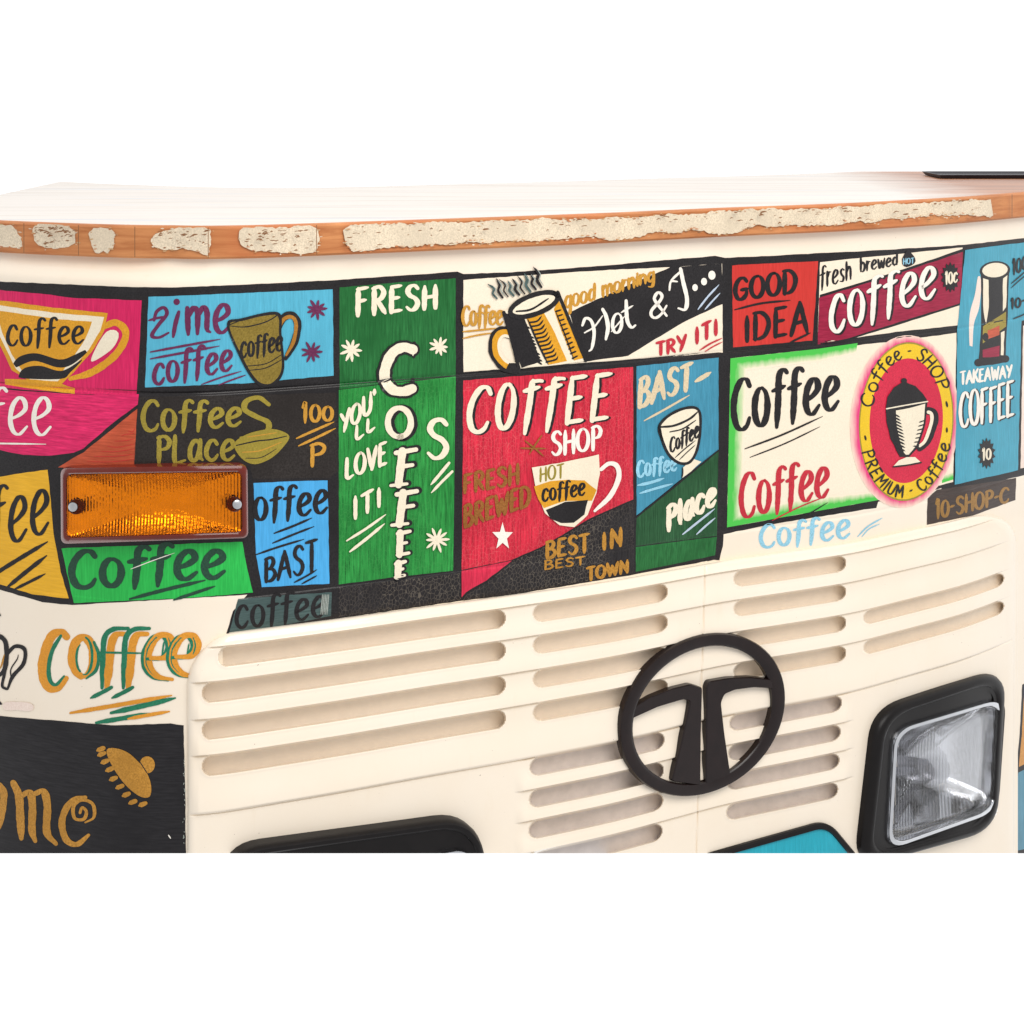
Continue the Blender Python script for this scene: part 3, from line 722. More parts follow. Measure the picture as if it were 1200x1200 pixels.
# 12 Hot & T
s = sign('cream and black sign reading Good morning, Hot and T, try it'); use(*PXF)
fill(s, [(543, 328), (600, 324), (700, 317), (786, 313), (846, 309), (847, 413), (700, 424), (543, 436)], 'panelcream')
fill(s, [(667, 366), (725, 339), (786, 313), (846, 309), (847, 356), (800, 378), (736, 417), (684, 424)], 'black')
k = kid(s, 'lettering'); use(*Z3)
word(k, 'good morning', (246, 610, 690), (668, 492, 556), 'ochre', 13, .4, .72, gap=.06)
stroke(k, [(330, 765), (345, 732), (372, 745), (385, 800), (375, 870), (362, 885)], 16, 'white', .3); stroke(k, [(340, 800), (385, 772), (425, 720)], 8, 'white')
stroke(k, [(425, 690), (440, 720), (450, 775), (440, 830)], 19, 'white', .3)
word(k, 'o', (468, 660, 805), (520, 640, 790), 'white', 13, .4, .62); line(k, (465, 795), (530, 720), 7, 'white')
stroke(k, [(535, 650), (540, 740), (560, 775), (578, 765)], 18, 'white', .3); line(k, (512, 705), (568, 672), 9, 'white')
word(k, '&', (645, 618, 735), (730, 600, 722), 'white', 13, .35)
stroke(k, [(738, 600), (745, 560), (775, 560)], 10, 'white'); stroke(k, [(790, 500), (802, 560), (820, 640), (812, 690), (780, 685)], 19, 'white', .2); line(k, (745, 555), (800, 505), 11, 'white')
for x, y, r in ((858, 588, 13), (900, 560, 14), (937, 530, 17)): disc(k, x, y, r, r*1.25, 'white')
line(k, (872, 690), (970, 575), 9, 'paleblue'); line(k, (905, 690), (975, 614), 8, 'paleblue')
word(k, 'TRY', (678, 850, 905), (815, 808, 880), 'letterred', 14, .3); word(k, 'ITI', (862, 775, 850), (962, 735, 806), 'letterred', 15, .3, gap=.25)
line(k, (880, 882), (985, 825), 8, 'letterred'); line(k, (905, 888), (988, 842), 6, 'letterred')
use(*Z2); word(k, 'Coffee', (968, 672, 768), (1158, 672, 762), 'ochre', 13, .4, .72, gap=.06); line(k, (970, 795), (1132, 778), 9, 'ochre'); line(k, (970, 826), (1112, 800), 8, 'ochre')
k = kid(s, 'mug_drawing')
stroke(k, [(1205, 805), (1150, 795), (1118, 835), (1122, 900), (1165, 955), (1215, 968)], 52, 'black', 0, (1, 1)); stroke(k, [(1205, 808), (1150, 800), (1124, 838), (1128, 898), (1168, 948), (1215, 960)], 31, 'gold', 0, (1, 1)); stroke(k, [(1200, 822), (1160, 815), (1140, 845), (1144, 895), (1176, 935), (1212, 945)], 14, 'ivory', 0, (1, 1))
use(*Z3)
fill(k, [(-40, 700), (215, 600), (240, 650), (348, 932), (200, 952), (30, 968), (0, 880)], 'ivory')
fill(k, [(-38, 705), (60, 735), (100, 840), (135, 935), (45, 965), (10, 880)], 'black')
for i in range(13):
    t = i/12; x = 62+72*t; y = 750+185*t; stroke(k, [(x-14, y), (x+18-rng.uniform(0, 12), y+14)], 9, 'black', 0, (1, .3))
fill(k, [(68, 735), (140, 690), (200, 800), (258, 932), (170, 950), (120, 850)], 'gold'); fill(k, [(196, 690), (218, 645), (280, 780), (335, 920), (290, 930), (235, 800)], 'gold')
for i in range(11):
    t = i/10; stroke(k, [(82+80*t, 752+185*t), (118+88*t, 745+180*t), (140+75*t, 720+190*t)], 9, 'black', 0, (1, .2))
for i in range(11):
    t = i/10; stroke(k, [(206+78*t, 700+220*t), (232+78*t, 692+215*t)], 8, 'black', 0, (1, .2))
line(k, (75, 738), (170, 948), 9, 'black'); line(k, (215, 610), (346, 930), 16, 'black', (1, 1)); line(k, (-38, 705), (32, 965), 16, 'black', (1, 1)); line(k, (205, 700), (290, 925), 6, 'black')
el = [(105+118*math.cos(a)*.93-44*math.sin(a)*.36-2, 668-118*math.cos(a)*.36*.95-44*math.sin(a)*.93) for a in np.linspace(0, 2*math.pi, 18, endpoint=False)]
fill(k, el, 'ivory', True); stroke(k, el+el[:2], 23, 'black', 0, (1, 1)); stroke(k, [(20, 700), (90, 690), (170, 640)], 10, 'black')
for i in range(9):
    x = -70+i*26; y0 = 655-7.5*i-abs(i-5)*3; L = 78+rng.uniform(-12, 22)
    stroke(k, [(x, y0), (x-20, y0-L*.35), (x-14, y0-L*.68), (x-38+rng.uniform(-8, 14), y0-L)], rng.uniform(7, 15), 'black' if i % 3 else 'slate', 0, (.8, .15))
    stroke(k, [(x+9, y0-8), (x-8, y0-L*.4), (x-4, y0-L*.62), (x-22, y0-L*.9)], rng.uniform(3, 6), 'slatelight', 0, (.6, .15))
done(s)
# 13 red coffee shop
s = sign('red sign reading Coffee Shop, fresh brewed, with a cream cup'); use(*PXF)
fill(s, [(543, 446), (640, 438), (742, 430), (742, 585), (690, 608), (640, 638), (600, 656), (541, 668)], 'red')
fill(s, [(541, 669), (600, 657), (570, 680), (546, 694), (541, 700)], 'redlow')
k = kid(s, 'lettering')
shadow_word(k, 'CoffEE', (547, 453, 507), (712, 437, 491), 'ivory', 'black', 5.9, 1.2, (2.4, .8), con=.3, xh=.95, gap=.2, slant=.10)
use(*Z7); word(k, 'SHOP', (186, 190, 296), (418, 155, 262), 'white', 15.5, .35)
use(*PXF); word(k, 'FRESH', (543, 557, 578), (608, 543, 566), 'oliveon', 3.8, .3); word(k, 'BREWED', (544, 593, 618), (621, 568, 592), 'oliveon', 4, .3)
st5 = [(589+(15 if i % 2 == 0 else 6)*math.sin(i*math.pi/5)*.85, 629-(17 if i % 2 == 0 else 7)*math.cos(i*math.pi/5)) for i in range(10)]
kl = k; k = kid(s, 'star_drawing'); fill(k, st5, 'white'); k = kl
use(*Z7)
for a_, b_ in (((60, 225), (150, 300)), ((140, 200), (80, 290)), ((40, 260), (160, 262))): line(k, a_, b_, 8, 'oliveon')
k = kid(s, 'cup_drawing')
stroke(k, [(418, 360), (455, 333), (492, 345), (500, 400), (460, 485), (388, 555)], 24, 'white', .2)
fill(k, [(93, 352), (250, 325), (406, 290), (412, 380), (396, 470), (355, 575), (292, 632), (222, 622), (155, 565), (112, 455)], 'ivory')
fill(k, [(103, 440), (180, 415), (260, 408), (340, 412), (396, 456), (375, 508), (250, 508), (150, 542), (122, 500)], 'gold')
fill(k, [(158, 550), (250, 512), (356, 503), (340, 572), (290, 610), (230, 612), (180, 592)], 'black')
word(k, 'HOT', (130, 352, 418), (242, 336, 398), 'olive', 9, .3); word(k, 'coffee', (142, 430, 512), (342, 402, 480), 'black', 12, .35, .7)
done(s)
# 14 best in town
s = sign('black crackled corner reading Best in Town in gold'); use(*PXF)
fill(s, [(743, 587), (743, 672), (680, 682), (600, 696), (543, 704), (543, 699), (572, 682), (602, 657), (642, 639), (692, 609)], 'blackv')
k = kid(s, 'lettering'); use(*Z7)
word(k, 'BEST', (160, 700, 778), (360, 660, 745), 'darkgold', 15, .3); word(k, 'IN', (425, 660, 735), (515, 628, 715), 'darkgold', 16, .3, gap=.25)
word(k, 'BEST', (152, 790, 830), (340, 768, 805), 'darkgold', 9, .3); word(k, 'TOWN', (352, 820, 880), (545, 785, 842), 'darkgold', 14, .3)
done(s)
# 15 teal BAST place
s = sign('teal and green sign reading Bast Coffee Place with a cup'); use(*PXF)
fill(s, [(746, 429), (795, 424), (842, 419), (842, 527), (790, 568), (746, 604)], 'teal')
fill(s, [(842, 529), (840, 628), (745, 640), (746, 607), (790, 572)], 'forest'); fill(s, [(745, 641), (840, 629), (838, 651), (745, 670)], 'deepgreen')
k = kid(s, 'lettering'); use(*Z3)
word(k, 'BAST', (592, 1010, 1150), (838, 945, 1062), 'beige', 20, .35, slant=.05); line(k, (860, 1028), (932, 985), 20, 'beige'); 
use(*Z7); line(k, (620, 132), (832, 12), 10, 'beige')
word(k, 'Coffee', (588, 320, 398), (772, 288, 365), 'letterblue', 13, .4, .72); line(k, (590, 435), (712, 402), 14, 'letterblue'); line(k, (600, 472), (752, 428), 12, 'letterblue')
word(k, 'Place', (728, 535, 652), (955, 425, 520), 'ivory', 20, .35, .8); line(k, (800, 665), (950, 545), 10, 'paleblue'); line(k, (865, 665), (952, 588), 9, 'paleblue')
line(k, (585, 582), (968, 268), 7, 'black')
k = kid(s, 'cup_drawing')
fill(k, [(800, 352), (850, 310), (888, 325), (840, 368), (796, 402)], 'ivory')
bowl = [(690, 160), (705, 225), (735, 290), (780, 328), (830, 328), (865, 275), (882, 180), (876, 85), (820, 72), (740, 105)]
fill(k, bowl, 'ivory', True); stroke(k, bowl+bowl[:2], 13, 'black', 0, (1, 1)); stroke(k, [(695, 162), (760, 155), (830, 125), (874, 88)], 11, 'black'); stroke(k, [(740, 185), (800, 170), (862, 130)], 7, 'black')
word(k, 'Coffee', (742, 215, 285), (875, 132, 208), 'black', 10, .35, .72); line(k, (765, 305), (860, 225), 6, 'black'); line(k, (785, 315), (860, 245), 5, 'black'); line(k, (800, 352), (796, 402), 7, 'black')
done(s)
# 16 good idea
s = sign('orange red sign reading Good Idea'); use(*PXF)
fill(s, [(858, 311), (910, 308), (959, 306), (955, 360), (952, 399), (859, 407)], 'scarlet')
k = kid(s, 'lettering'); word(k, 'GOOD', (861, 327, 352), (933, 315, 342), 'black', 4.8, .35); line(k, (861, 363), (926, 352), 2.6, 'black')
word(k, 'IDEA', (873, 371, 400), (947, 352, 390), 'black', 4.8, .3, gap=.16); line(k, (925, 402), (950, 390), 2.6, 'black')
done(s)
# 17 fresh brewed coffee
s = sign('crimson and cream sign reading Fresh brewed coffee'); use(*PXF)
fill(s, [(961, 307), (1050, 298), (1128, 290), (1126, 340), (1124, 381), (1050, 389), (985, 398), (958, 403)], 'panelcream'); use(*Z4)
fill(s, [(243, 622), (580, 520), (918, 405), (908, 668), (620, 760), (380, 832), (230, 858)], 'black', wob=.2); fill(s, [(240, 636), (580, 532), (914, 420), (904, 660), (620, 748), (380, 824), (232, 856)], 'crimson')
k = kid(s, 'lettering')
word(k, 'fresh', (246, 492, 592), (392, 466, 548), 'black', 9.5, .35, .72); word(k, 'brewed', (432, 450, 516), (608, 428, 480), 'black', 9.5, .35, .72)
shadow_word(k, 'coffee', (290, 600, 808), (785, 462, 628), 'white', 'black', 20, 6, (7, 4), con=.4, xh=.84)
st = [(855+(50 if i % 2 else 38)*math.cos(i*math.pi/14)*.9, 540+(72 if i % 2 else 56)*math.sin(i*math.pi/14)) for i in range(28)]
fill(k, st, 'black', wob=0); word(k, '10c', (832, 515, 575), (888, 505, 560), 'ivory', 8, .3, .8)
fill(k, [(655, 415), (690, 450), (686, 475), (650, 492), (630, 478), (628, 455)], 'black', True); word(k, 'HOT', (634, 452, 480), (684, 448, 474), 'letterblue', 4, .2)
done(s)
# 18 white coffee sign
MATS['spraygreen'] = fade_mat('spraygreen', (250, 234, 210), (80, 196, 80)); MATS['spraypink'] = fade_mat('spraypink', (250, 234, 210), (232, 70, 130))
s = sign('cream sign edged with sprayed green, Coffee in black and in red'); use(*PXF)
fill(s, [(856, 420), (957, 409), (1050, 400), (1121, 390), (1117, 565), (1029, 586), (940, 602), (852, 618)], 'panelcream')
def spray(sh, outer, inner, c, fo=1., fi=0.):
    a = np.array([T(q) for q in outer]); b = np.array([T(q) for q in inner]); n = len(a); R = 7
    k = 10; aa = []; bb = []
    for i in range(n-1):
        for j in range(k): aa.append(a[i]+(a[i+1]-a[i])*j/k); bb.append(b[i]+(b[i+1]-b[i])*j/k)
    aa.append(a[-1]); bb.append(b[-1]); V = []; F = []; fd = []
    for i in range(len(aa)):
        for r in range(R):
            t = r/(R-1); V.append(aa[i]+(bb[i]-aa[i])*t); fd.append(fo*(1-t)**1.1+fi*t)
    for i in range(len(aa)-1):
        for r in range(R-1): F.append((i*R+r, i*R+r+1, (i+1)*R+r+1, (i+1)*R+r))
    sh.add(V, F, c, fd)
k = kid(s, 'sprayed_frame')
spray(k, [(1005, 402), (957, 409), (856, 420), (852, 618), (940, 602), (1029, 586)], [(1003, 414), (957, 424), (875, 434), (870, 600), (940, 584), (1029, 576)], 'spraygreen')
k = kid(s, 'sprayed_frame'); spray(k, [(1117, 562), (1104, 566)], [(1117, 553), (1104, 557)], 'spraygreen')
k = kid(s, 'lettering')
word(k, 'Coffee', (859, 445, 506), (983, 426, 478), 'black', 6.4, .5, .74)
line(k, (873, 526), (964, 488), 2.2, 'black'); line(k, (879, 536), (961, 500), 1.6, 'black')
word(k, 'Coffee', (868, 556, 608), (971, 536, 580), 'letterred', 5.2, .5, .74); line(k, (905, 610), (967, 582), 1.5, 'letterred'); line(k, (915, 612), (970, 589), 1.5, 'black')
done(s)
# 19 cyan coffee on the cream body
s = sign('light blue lettering Coffee on the bare cream strip', .0005); use(*PXF)
word(s, 'Coffee', (891, 615, 642), (996, 602, 630), 'letterblue', 4.2, .4, .74); line(s, (1005, 629), (1034, 607), 1.8, 'letterblue'); line(s, (1010, 629), (1031, 614), 1.4, 'letterblue')
o = s.build('painted_lettering', label=s.label)
# 20 roundel
s = sign('yellow and red roundel with a coffee pot, Coffee Shop Premium Coffee', .0010); use(*PXF)
def oval(cx, cy, rx, ry, n=48, sh_=-.06): return [(cx+rx*math.cos(a)-sh_*0, cy+ry*math.sin(a)-.10*rx*math.cos(a)) for a in np.linspace(0, 2*math.pi, n+1)]
spray(s, oval(1062, 494, 50, 86), oval(1060, 494, 64, 101), 'spraypink', 1.1, .12); s.lay += .00005
def ofill(sh, cx, cy, rx, ry, c): fill(sh, oval(cx, cy, rx, ry, 40)[:-1], c, True)
ofill(s, 1062, 494, 55.5, 93, 'olive'); s.lay += .00005; ofill(s, 1062, 494, 54, 91, 'yellowring'); s.lay += .00005; ofill(s, 1062, 493, 43, 73, 'roundred')
k = kid(s, 'lettering')
def ring_text(sh, text, a0, a1, rx, ry, hgt, c, w, inward=False):
    adv = [g[ch][0] if ch != ' ' else .3 for ch in text]; tot = sum(adv)+.14*(len(text)-1); x = 0
    for ch, ad in zip(text, adv):
        if ch != ' ':
            t = math.radians(a0+(a1-a0)*(x+ad/2)/tot)
            pos = np.array([1062+rx*math.cos(t), 494+ry*math.sin(t)-.10*rx*math.cos(t)])
            tg = np.array([-rx*math.sin(t), ry*math.cos(t)+.10*rx*math.sin(t)])*(1 if a1 > a0 else -1)
            arcl = np.linalg.norm(tg)*abs(math.radians(a1-a0))/tot; tg = tg/np.linalg.norm(tg)
            up = np.array([tg[1], -tg[0]])
            ux = tg*arcl; uy = up*hgt
            glyph(sh, ch, pos-ux*ad/2-uy*.5, ux, uy, c, w, .3, .7)
        x += ad+.14
ring_text(k, 'Coffee - SHOP -', 196, 352, 48.5, 82.5, 15, 'black', 2.5)
ring_text(k, '- PREMIUM - Coffee -', 172, 8, 48.5, 82, 14, 'black', 2.4)
k = kid(s, 'coffee_pot_drawing'); use(*Z8)
stroke(k, [(750, 85), (778, 95), (780, 140), (748, 225), (712, 262)], 34, 'black', 0, (1, .8)); stroke(k, [(752, 92), (766, 100), (766, 140), (738, 222), (712, 250)], 16, 'ivory', 0, (1, .8))
fill(k, [(552, 75), (650, 62), (748, 40), (738, 150), (705, 255), (662, 302), (618, 302), (575, 215), (556, 140)], 'black')
fill(k, [(600, 85), (670, 70), (738, 52), (728, 150), (695, 250), (660, 292), (640, 292), (622, 240), (604, 160)], 'ivory')
for i in range(12):
    t = i/11; x = 596+26*t; y = 100+175*t; stroke(k, [(x-18, y-6), (x+30-14*abs(t-.5), y+16)], 8, 'black', 0, (1, .2))
for i in range(7):
    t = i/6; stroke(k, [(736-30*t, 130+120*t), (708-28*t, 140+112*t)], 6, 'black', 0, (1, .2))
fill(k, [(588, 346), (612, 318), (650, 302), (690, 302), (716, 326), (650, 338)], 'ivory'); line(k, (588, 348), (718, 328), 7, 'black', (1, 1))
fill(k, [(552, 72), (560, 20), (590, -25), (625, -45), (640, -58), (655, -45), (690, -30), (725, 5), (748, 38), (650, 62)], 'black'); line(k, (556, 76), (748, 42), 6, 'ivory', (1, 1)); disc(k, 638, -56, 14, 12, 'black')
done(s)
# 21 takeaway
s = sign('light blue sign reading Takeaway Coffee with a tall glass', .0015); use(*PXF)
fill(s, [(1131, 293), (1200, 284), (1300, 266), (1300, 352), (1197, 376), (1195, 470), (1193, 551), (1119, 568), (1121, 470), (1122, 386)], 'takeaway')
k = kid(s, 'glass_drawing'); use(*Z4)
fill(k, [(985, 535), (970, 620), (945, 720), (945, 860), (958, 865), (965, 760), (990, 680), (1000, 560)], 'pale', True)
fill(k, [(998, 520), (1130, 515), (1124, 720), (1112, 935), (986, 950), (1000, 760)], 'black')
fill(k, [(1008, 545), (1034, 552), (1036, 680), (1022, 760), (1010, 700)], 'ivory'); fill(k, [(1102, 545), (1122, 530), (1116, 680), (1100, 700)], 'ivory')
fill(k, [(1008, 770), (1116, 700), (1116, 770), (1006, 850)], 'olive'); fill(k, [(1030, 790), (1085, 765), (1085, 810), (1030, 830)], 'orangebrown'); disc(k, 1020, 820, 14, 20, 'black'); fill(k, [(1006, 880), (1085, 860), (1084, 915), (1006, 915)], 'crimson'); fill(k, [(1092, 800), (1108, 790), (1104, 905), (1092, 905)], 'ivory')
disc(k, 1064, 508, 72, 44, 'black', -5); k.lay += .00005; disc(k, 1064, 506, 60, 34, 'ivory', -5); line(k, (985, 940), (1114, 922), 34, 'black', (1, 1))
k = kid(s, 'lettering')
word(k, 'TAKEAWAY', (902, 982, 1042), (1142, 952, 1008), 'white', 10, .3, gap=.1)
use(*PXF); shadow_word(k, 'COFFEE', (1125, 461, 502), (1188, 447, 487), 'white', 'black', 3.4, .9, (1.4, .5), con=.3, gap=.1)
use(*Z8); st = [(1025+(42 if i % 2 else 30)*math.cos(i*math.pi/14), 285+(74 if i % 2 else 56)*math.sin(i*math.pi/14)) for i in range(28)]
fill(k, st, 'black', wob=0); word(k, '10', (1006, 262, 318), (1045, 258, 312), 'ivory', 8, .2)
use(*Z4); word(k, '100', (1148, 455, 530), (1215, 430, 500), 'black', 9, .3); line(k, (1140, 570), (1215, 505), 6, 'black'); line(k, (1140, 590), (1215, 525), 5, 'black'); word(k, '10-100', (1140, 640, 690), (1290, 600, 650), 'black', 9, .3); line(k, (1150, 735), (1230, 700), 6, 'black')
done(s)
s = sign('pale pink margin right of the takeaway sign'); use(*PXF)
fill(s, [(1199, 382), (1300, 356), (1300, 528), (1196, 549)], 'pale'); k = kid(s, 'brush_marks')
for i in range(6): line(k, (1202, 520-i*10), (1240, 505-i*10), 2, 'redlow')
done(s)
# 22 ten shop
s = sign('dark brown sign with dull gold lettering 10 SHOP C', .0006); use(*PXF)
fill(s, [(1087, 584), (1098, 574), (1140, 568), (1191, 560), (1190, 586), (1140, 604), (1086, 615)], 'umber')
k = kid(s, 'lettering'); word(k, '10-SHOP-C', (1097, 586, 608), (1182, 571, 588), 'umbergold', 3.2, .3, gap=.1)
done(s)
# 23 ornate coffee on the cream corner
s = sign('orange and green lettering Coffee on the cream corner', .0005); use(*Z9)
def two(sh, pts, w, o=(10, -6), wg=.6): stroke(sh, pts, w, 'letterorange', .2); stroke(sh, pts, w*wg, 'lettergreen', .35, off=o)
Cc = [(312, 105), (285, 82), (240, 105), (208, 190), (200, 270), (225, 340), (270, 345), (310, 300)]
stroke(s, Cc, 46, 'letterorange', .25); stroke(s, [(285, 100), (245, 170), (228, 250), (235, 310), (262, 330), (300, 290)], 20, 'lettergreen', .3)
stroke(s, arc(388, 200, 50, 92, 100, 465, 13), 42, 'letterorange', .2); stroke(s, arc(396, 195, 36, 88, -80, 100, 9), 13, 'lettergreen', .2); stroke(s, arc(384, 205, 26, 66, 110, 250, 8), 11, 'lettergreen')
stroke(s, [(440, 130), (462, 190), (450, 260), (405, 300)], 16, 'lettergreen')
for dx in (0, 100):
    stroke(s, [(600+dx, 66), (530+dx, 70), (490+dx, 110), (482+dx, 220), (478+dx, 345)], 26, 'lettergreen', .2); stroke(s, [(590+dx, 92), (545+dx, 96), (522+dx, 140), (512+dx, 240), (500+dx, 345)], 38, 'letterorange', .3); stroke(s, [(425+dx, 392), (480+dx, 365), (522+dx, 342)], 19, 'lettergreen', 0, (.4, .8))
stroke(s, [(460, 178), (560, 180), (665, 182)], 10, 'lettergreen')
for dx, dy, k_ in ((0, 0, 1.), (118, 8, .93)):
    E = [(700, 205), (770, 200), (800, 150), (780, 100), (730, 105), (690, 170), (690, 240), (730, 290), (800, 305)]
    stroke(s, [(x+dx-12, y*k_+dy+4) for x, y in E], 27, 'lettergreen', .3); stroke(s, [(x+dx+8, y*k_+dy) for x, y in E], 38, 'letterorange', .35)
    stroke(s, [(760+dx, 190*k_+dy), (768+dx, 130+dy)], 8, 'lettergreen')
line(s, (330, 462), (805, 380), 20, 'letterorange'); line(s, (520, 462), (822, 392), 24, 'lettergreen'); line(s, (450, 508), (700, 465), 22, 'lettergreen'); line(s, (600, 490), (795, 455), 17, 'letterorange')
stroke(s, [(-60, 90), (10, 110), (30, 160), (20, 260), (-30, 300)], 22, 'black'); stroke(s, [(30, 190), (70, 150), (115, 165), (110, 230), (60, 290), (35, 350)], 18, 'black'); stroke(s, [(30, 350), (10, 335), (20, 280), (35, 200)], 14, 'black'); stroke(s, [(55, 310), (50, 260), (80, 210), (85, 190)], 6, 'black'); stroke(s, [(-40, 250), (0, 250), (20, 190)], 8, 'darkgold'); line(s, (0, 5), (-40, -20), 16, 'black'); line(s, (5, 420), (-40, 400), 16, 'black')
line(s, (30, 430), (140, 435), 40, 'pale', (.9, .9))
s.build('painted_lettering', label=s.label)
# 24 black time
s = sign('black sign at the lower corner with gold letters and a lamp shape'); use(*PXF)
fill(s, [(-100, 826), (0, 839), (60, 844), (130, 850), (200, 848), (215, 850), (217, 930), (218, 1010), (-100, 1010)], 'blackh')
k = kid(s, 'lettering'); use(*Z9)
stroke(k, [(0, 800), (18, 840), (10, 920), (-5, 1000)], 34, 'darkgold', .2)
stroke(k, [(62, 790), (88, 850), (95, 950), (100, 1050)], 38, 'darkgold', .2); stroke(k, [(100, 850), (140, 835), (152, 900), (150, 1010), (165, 1062)], 36, 'darkgold', .3); stroke(k, [(165, 840), (205, 830), (222, 900), (220, 1020), (262, 1075)], 36, 'darkgold', .3)
stroke(k, [(375, 930), (385, 905), (405, 925), (392, 960), (350, 955), (345, 900), (385, 870), (435, 890), (440, 950), (400, 975)], 17, 'darkgold', .2)
stroke(k, [(400, 858), (350, 868), (310, 910), (290, 980), (310, 1055), (360, 1078), (415, 1035)], 32, 'darkgold', .25)
k = kid(s, 'lamp_drawing')
disc(k, 690, 705, 36, 40, 'darkgold'); fill(k, [(500, 635), (545, 628), (610, 655), (680, 730), (708, 800), (700, 855), (650, 850), (580, 790), (520, 700)], 'darkgold', True); stroke(k, [(655, 690), (690, 745)], 5, 'black')
for x, y in ((470, 632), (475, 655), (490, 690), (512, 727), (530, 770), (560, 808), (590, 845), (620, 880), (668, 890)): stroke(k, [(x-14, y+6), (x+14, y-5)], 22, 'darkgold', 0, (.5, .9))
stroke(k, [(790, 1035), (800, 1050)], 6, 'white')
k = kid(s, 'paint_chips')
for i in range(20):
    y = rng.uniform(640, 1110); x = 866-abs(rng.normal(0, 4))
    stroke(k, [(x, y), (x+rng.uniform(-4, 4), y+rng.uniform(2, 9))], rng.uniform(2, 5), 'slatelight')
done(s)
# 25 right hand corner paintwork
s = sign('orange and blue patches outlined in black on the far corner'); use(*Z12)
fill(s, [(1192, 330), (1480, 150), (1480, 800), (1300, 1120), (1110, 1120), (1130, 960), (1165, 730), (1180, 560)], 'black', wob=.2)
fill(s, [(1203, 345), (1470, 180), (1470, 560), (1176, 715), (1190, 560)], 'cornerorange'); fill(s, [(1174, 742), (1470, 590), (1470, 800), (1290, 1080), (1120, 1118), (1140, 960)], 'cornerblue'); done(s)

# --- worn paint and plank joints along the wooden edge: part of the countertop
e = Sheet('edge', .0003); use(*Z1)
def efill(pts):
    q = np.array(catmull([T(p) for p in pts], True, 2.5)); c0 = q.mean(0)
    d = (q-c0)/np.maximum(np.linalg.norm(q-c0, axis=1, keepdims=True), 1)
    n = len(q); nz = np.convolve(np.tile(rng.normal(0, 1.5, n), 3), [.2, .6, .2], 'same')[n:2*n]
    lim = q+d*(nz-.6)[:, None]
    lim[:, 1] = np.clip(lim[:, 1], HY+163*GA(lim[:, 0])+1.6, HY+201.5*GA(lim[:, 0])-1.2)
    fill_px(e, lim, 'edgepaint', wob=0)
    flecks(lim, n//2)
def flecks(q, n):                                  # flakes of paint left around a patch, wood showing through its rim
    for _ in range(n):
        p = q[rng.randint(len(q))]; p = p+rng.normal(0, 1.6, 2); lo = HY+163*GA(p[0])+2.5; hi = HY+201.5*GA(p[0])-2
        if lo < p[1] < hi: stroke_px(e, [p, p+(rng.uniform(1, 4), rng.uniform(-.5, .5))], rng.uniform(.5, 1.5), rng.choice(['edgepaint', 'edgethin', 'woodtone']), 0, (.7, .4), .3)
efill([(-200, 275), (0, 292), (55, 300), (100, 360), (105, 385), (90, 402), (0, 398), (-200, 375)])
efill([(152, 325), (170, 292), (240, 288), (330, 302), (353, 345), (335, 395), (270, 408), (200, 402), (165, 375)])
efill([(412, 335), (440, 310), (525, 312), (543, 342), (528, 395), (505, 428), (445, 424), (425, 380)])
efill([(708, 360), (742, 330), (840, 312), (975, 312), (978, 434), (900, 412), (780, 412), (715, 392)])
efill([(1113, 350), (1135, 312), (1300, 305), (1478, 304), (1480, 420), (1300, 424), (1180, 412), (1128, 388)])
topl, bot = [], []
xs = np.arange(402, 1162, 3.)
wob_ = lambda n_, k_: np.convolve(rng.normal(0, 1, n_+4*k_), np.hanning(2*k_+1)/np.sqrt((np.hanning(2*k_+1)**2).sum()), 'same')[2*k_:2*k_+n_]
_n = len(xs); wt = wob_(_n, 6)*1.2+wob_(_n, 1)*.6; wb = wob_(_n, 7)*1.5+wob_(_n, 1)*.7
for i, x in enumerate(xs):
    yt = HY+163*GA(x); yb = HY+201.5*GA(x)
    a = 3.6+wt[i]+(3.0 if 590 < x < 830 else 0)*abs(math.sin(x*.02)); b = 7.5+wb[i]+(2 if x > 880 else 0); a = max(a, 1.8); b = max(b, 3)
    if i < 3: a += 6-2*i; b += 8-3*i
    topl.append((x, yt+a)); bot.append((x+3, yb-b))
use(*PXF); fill_px(e, topl+bot[::-1], 'edgepaint', wob=0); flecks(np.array(topl), 150); flecks(np.array(bot), 230)
for i in range(230):                               # chips through the paint to the wood
    x = rng.choice([rng.uniform(405, 1150), rng.uniform(405, 1150), rng.uniform(180, 240), rng.uniform(285, 365), rng.uniform(40, 85)]); yt = HY+163*GA(x); yb = HY+201.5*GA(x)
    y = yt+(yb-yt)*min(.8, abs(rng.normal(0, .28))+.14); L = rng.uniform(1.2, 7); stroke_px(e, [(x, y), (x+L*.5, y-L*.14+rng.uniform(-1, 1)), (x+L, y-L*.1)], rng.uniform(.5, 1.7), 'brown', 0, (.6, .3), .3)
for x in (28, 92, 158, 244, 371, 1186):
    stroke_px(e, [(x, HY+165*GA(x)), (x, HY+200*GA(x))], .9, 'brown', 0, (1, 1))
# join it into the countertop mesh, so that the pattern stays inside its part
v = np.array(e.v); pts = PA(v[:, 0], v[:, 1], np.array(e.h))
me = top_ob.data; nv = len(me.vertices)
allv = np.concatenate([_v, pts]); allf = list(_f)+[tuple(nv+i for i in q) for q in e.f]; allm = list(_mi)+[2+i for i in e.m]
new = bpy.data.meshes.new('countertop'); new.from_pydata(allv.tolist(), [], [list(q) for q in allf])
for m in [MATS['wood_edge'], MATS['wood_top']]+e.mats: new.materials.append(m)
new.polygons.foreach_set('material_index', np.array(allm, np.int32)); new.polygons.foreach_set('use_smooth', np.full(len(allf), True)); new.set_sharp_from_angle(angle=math.radians(40)); new.update()
top_ob.data = new

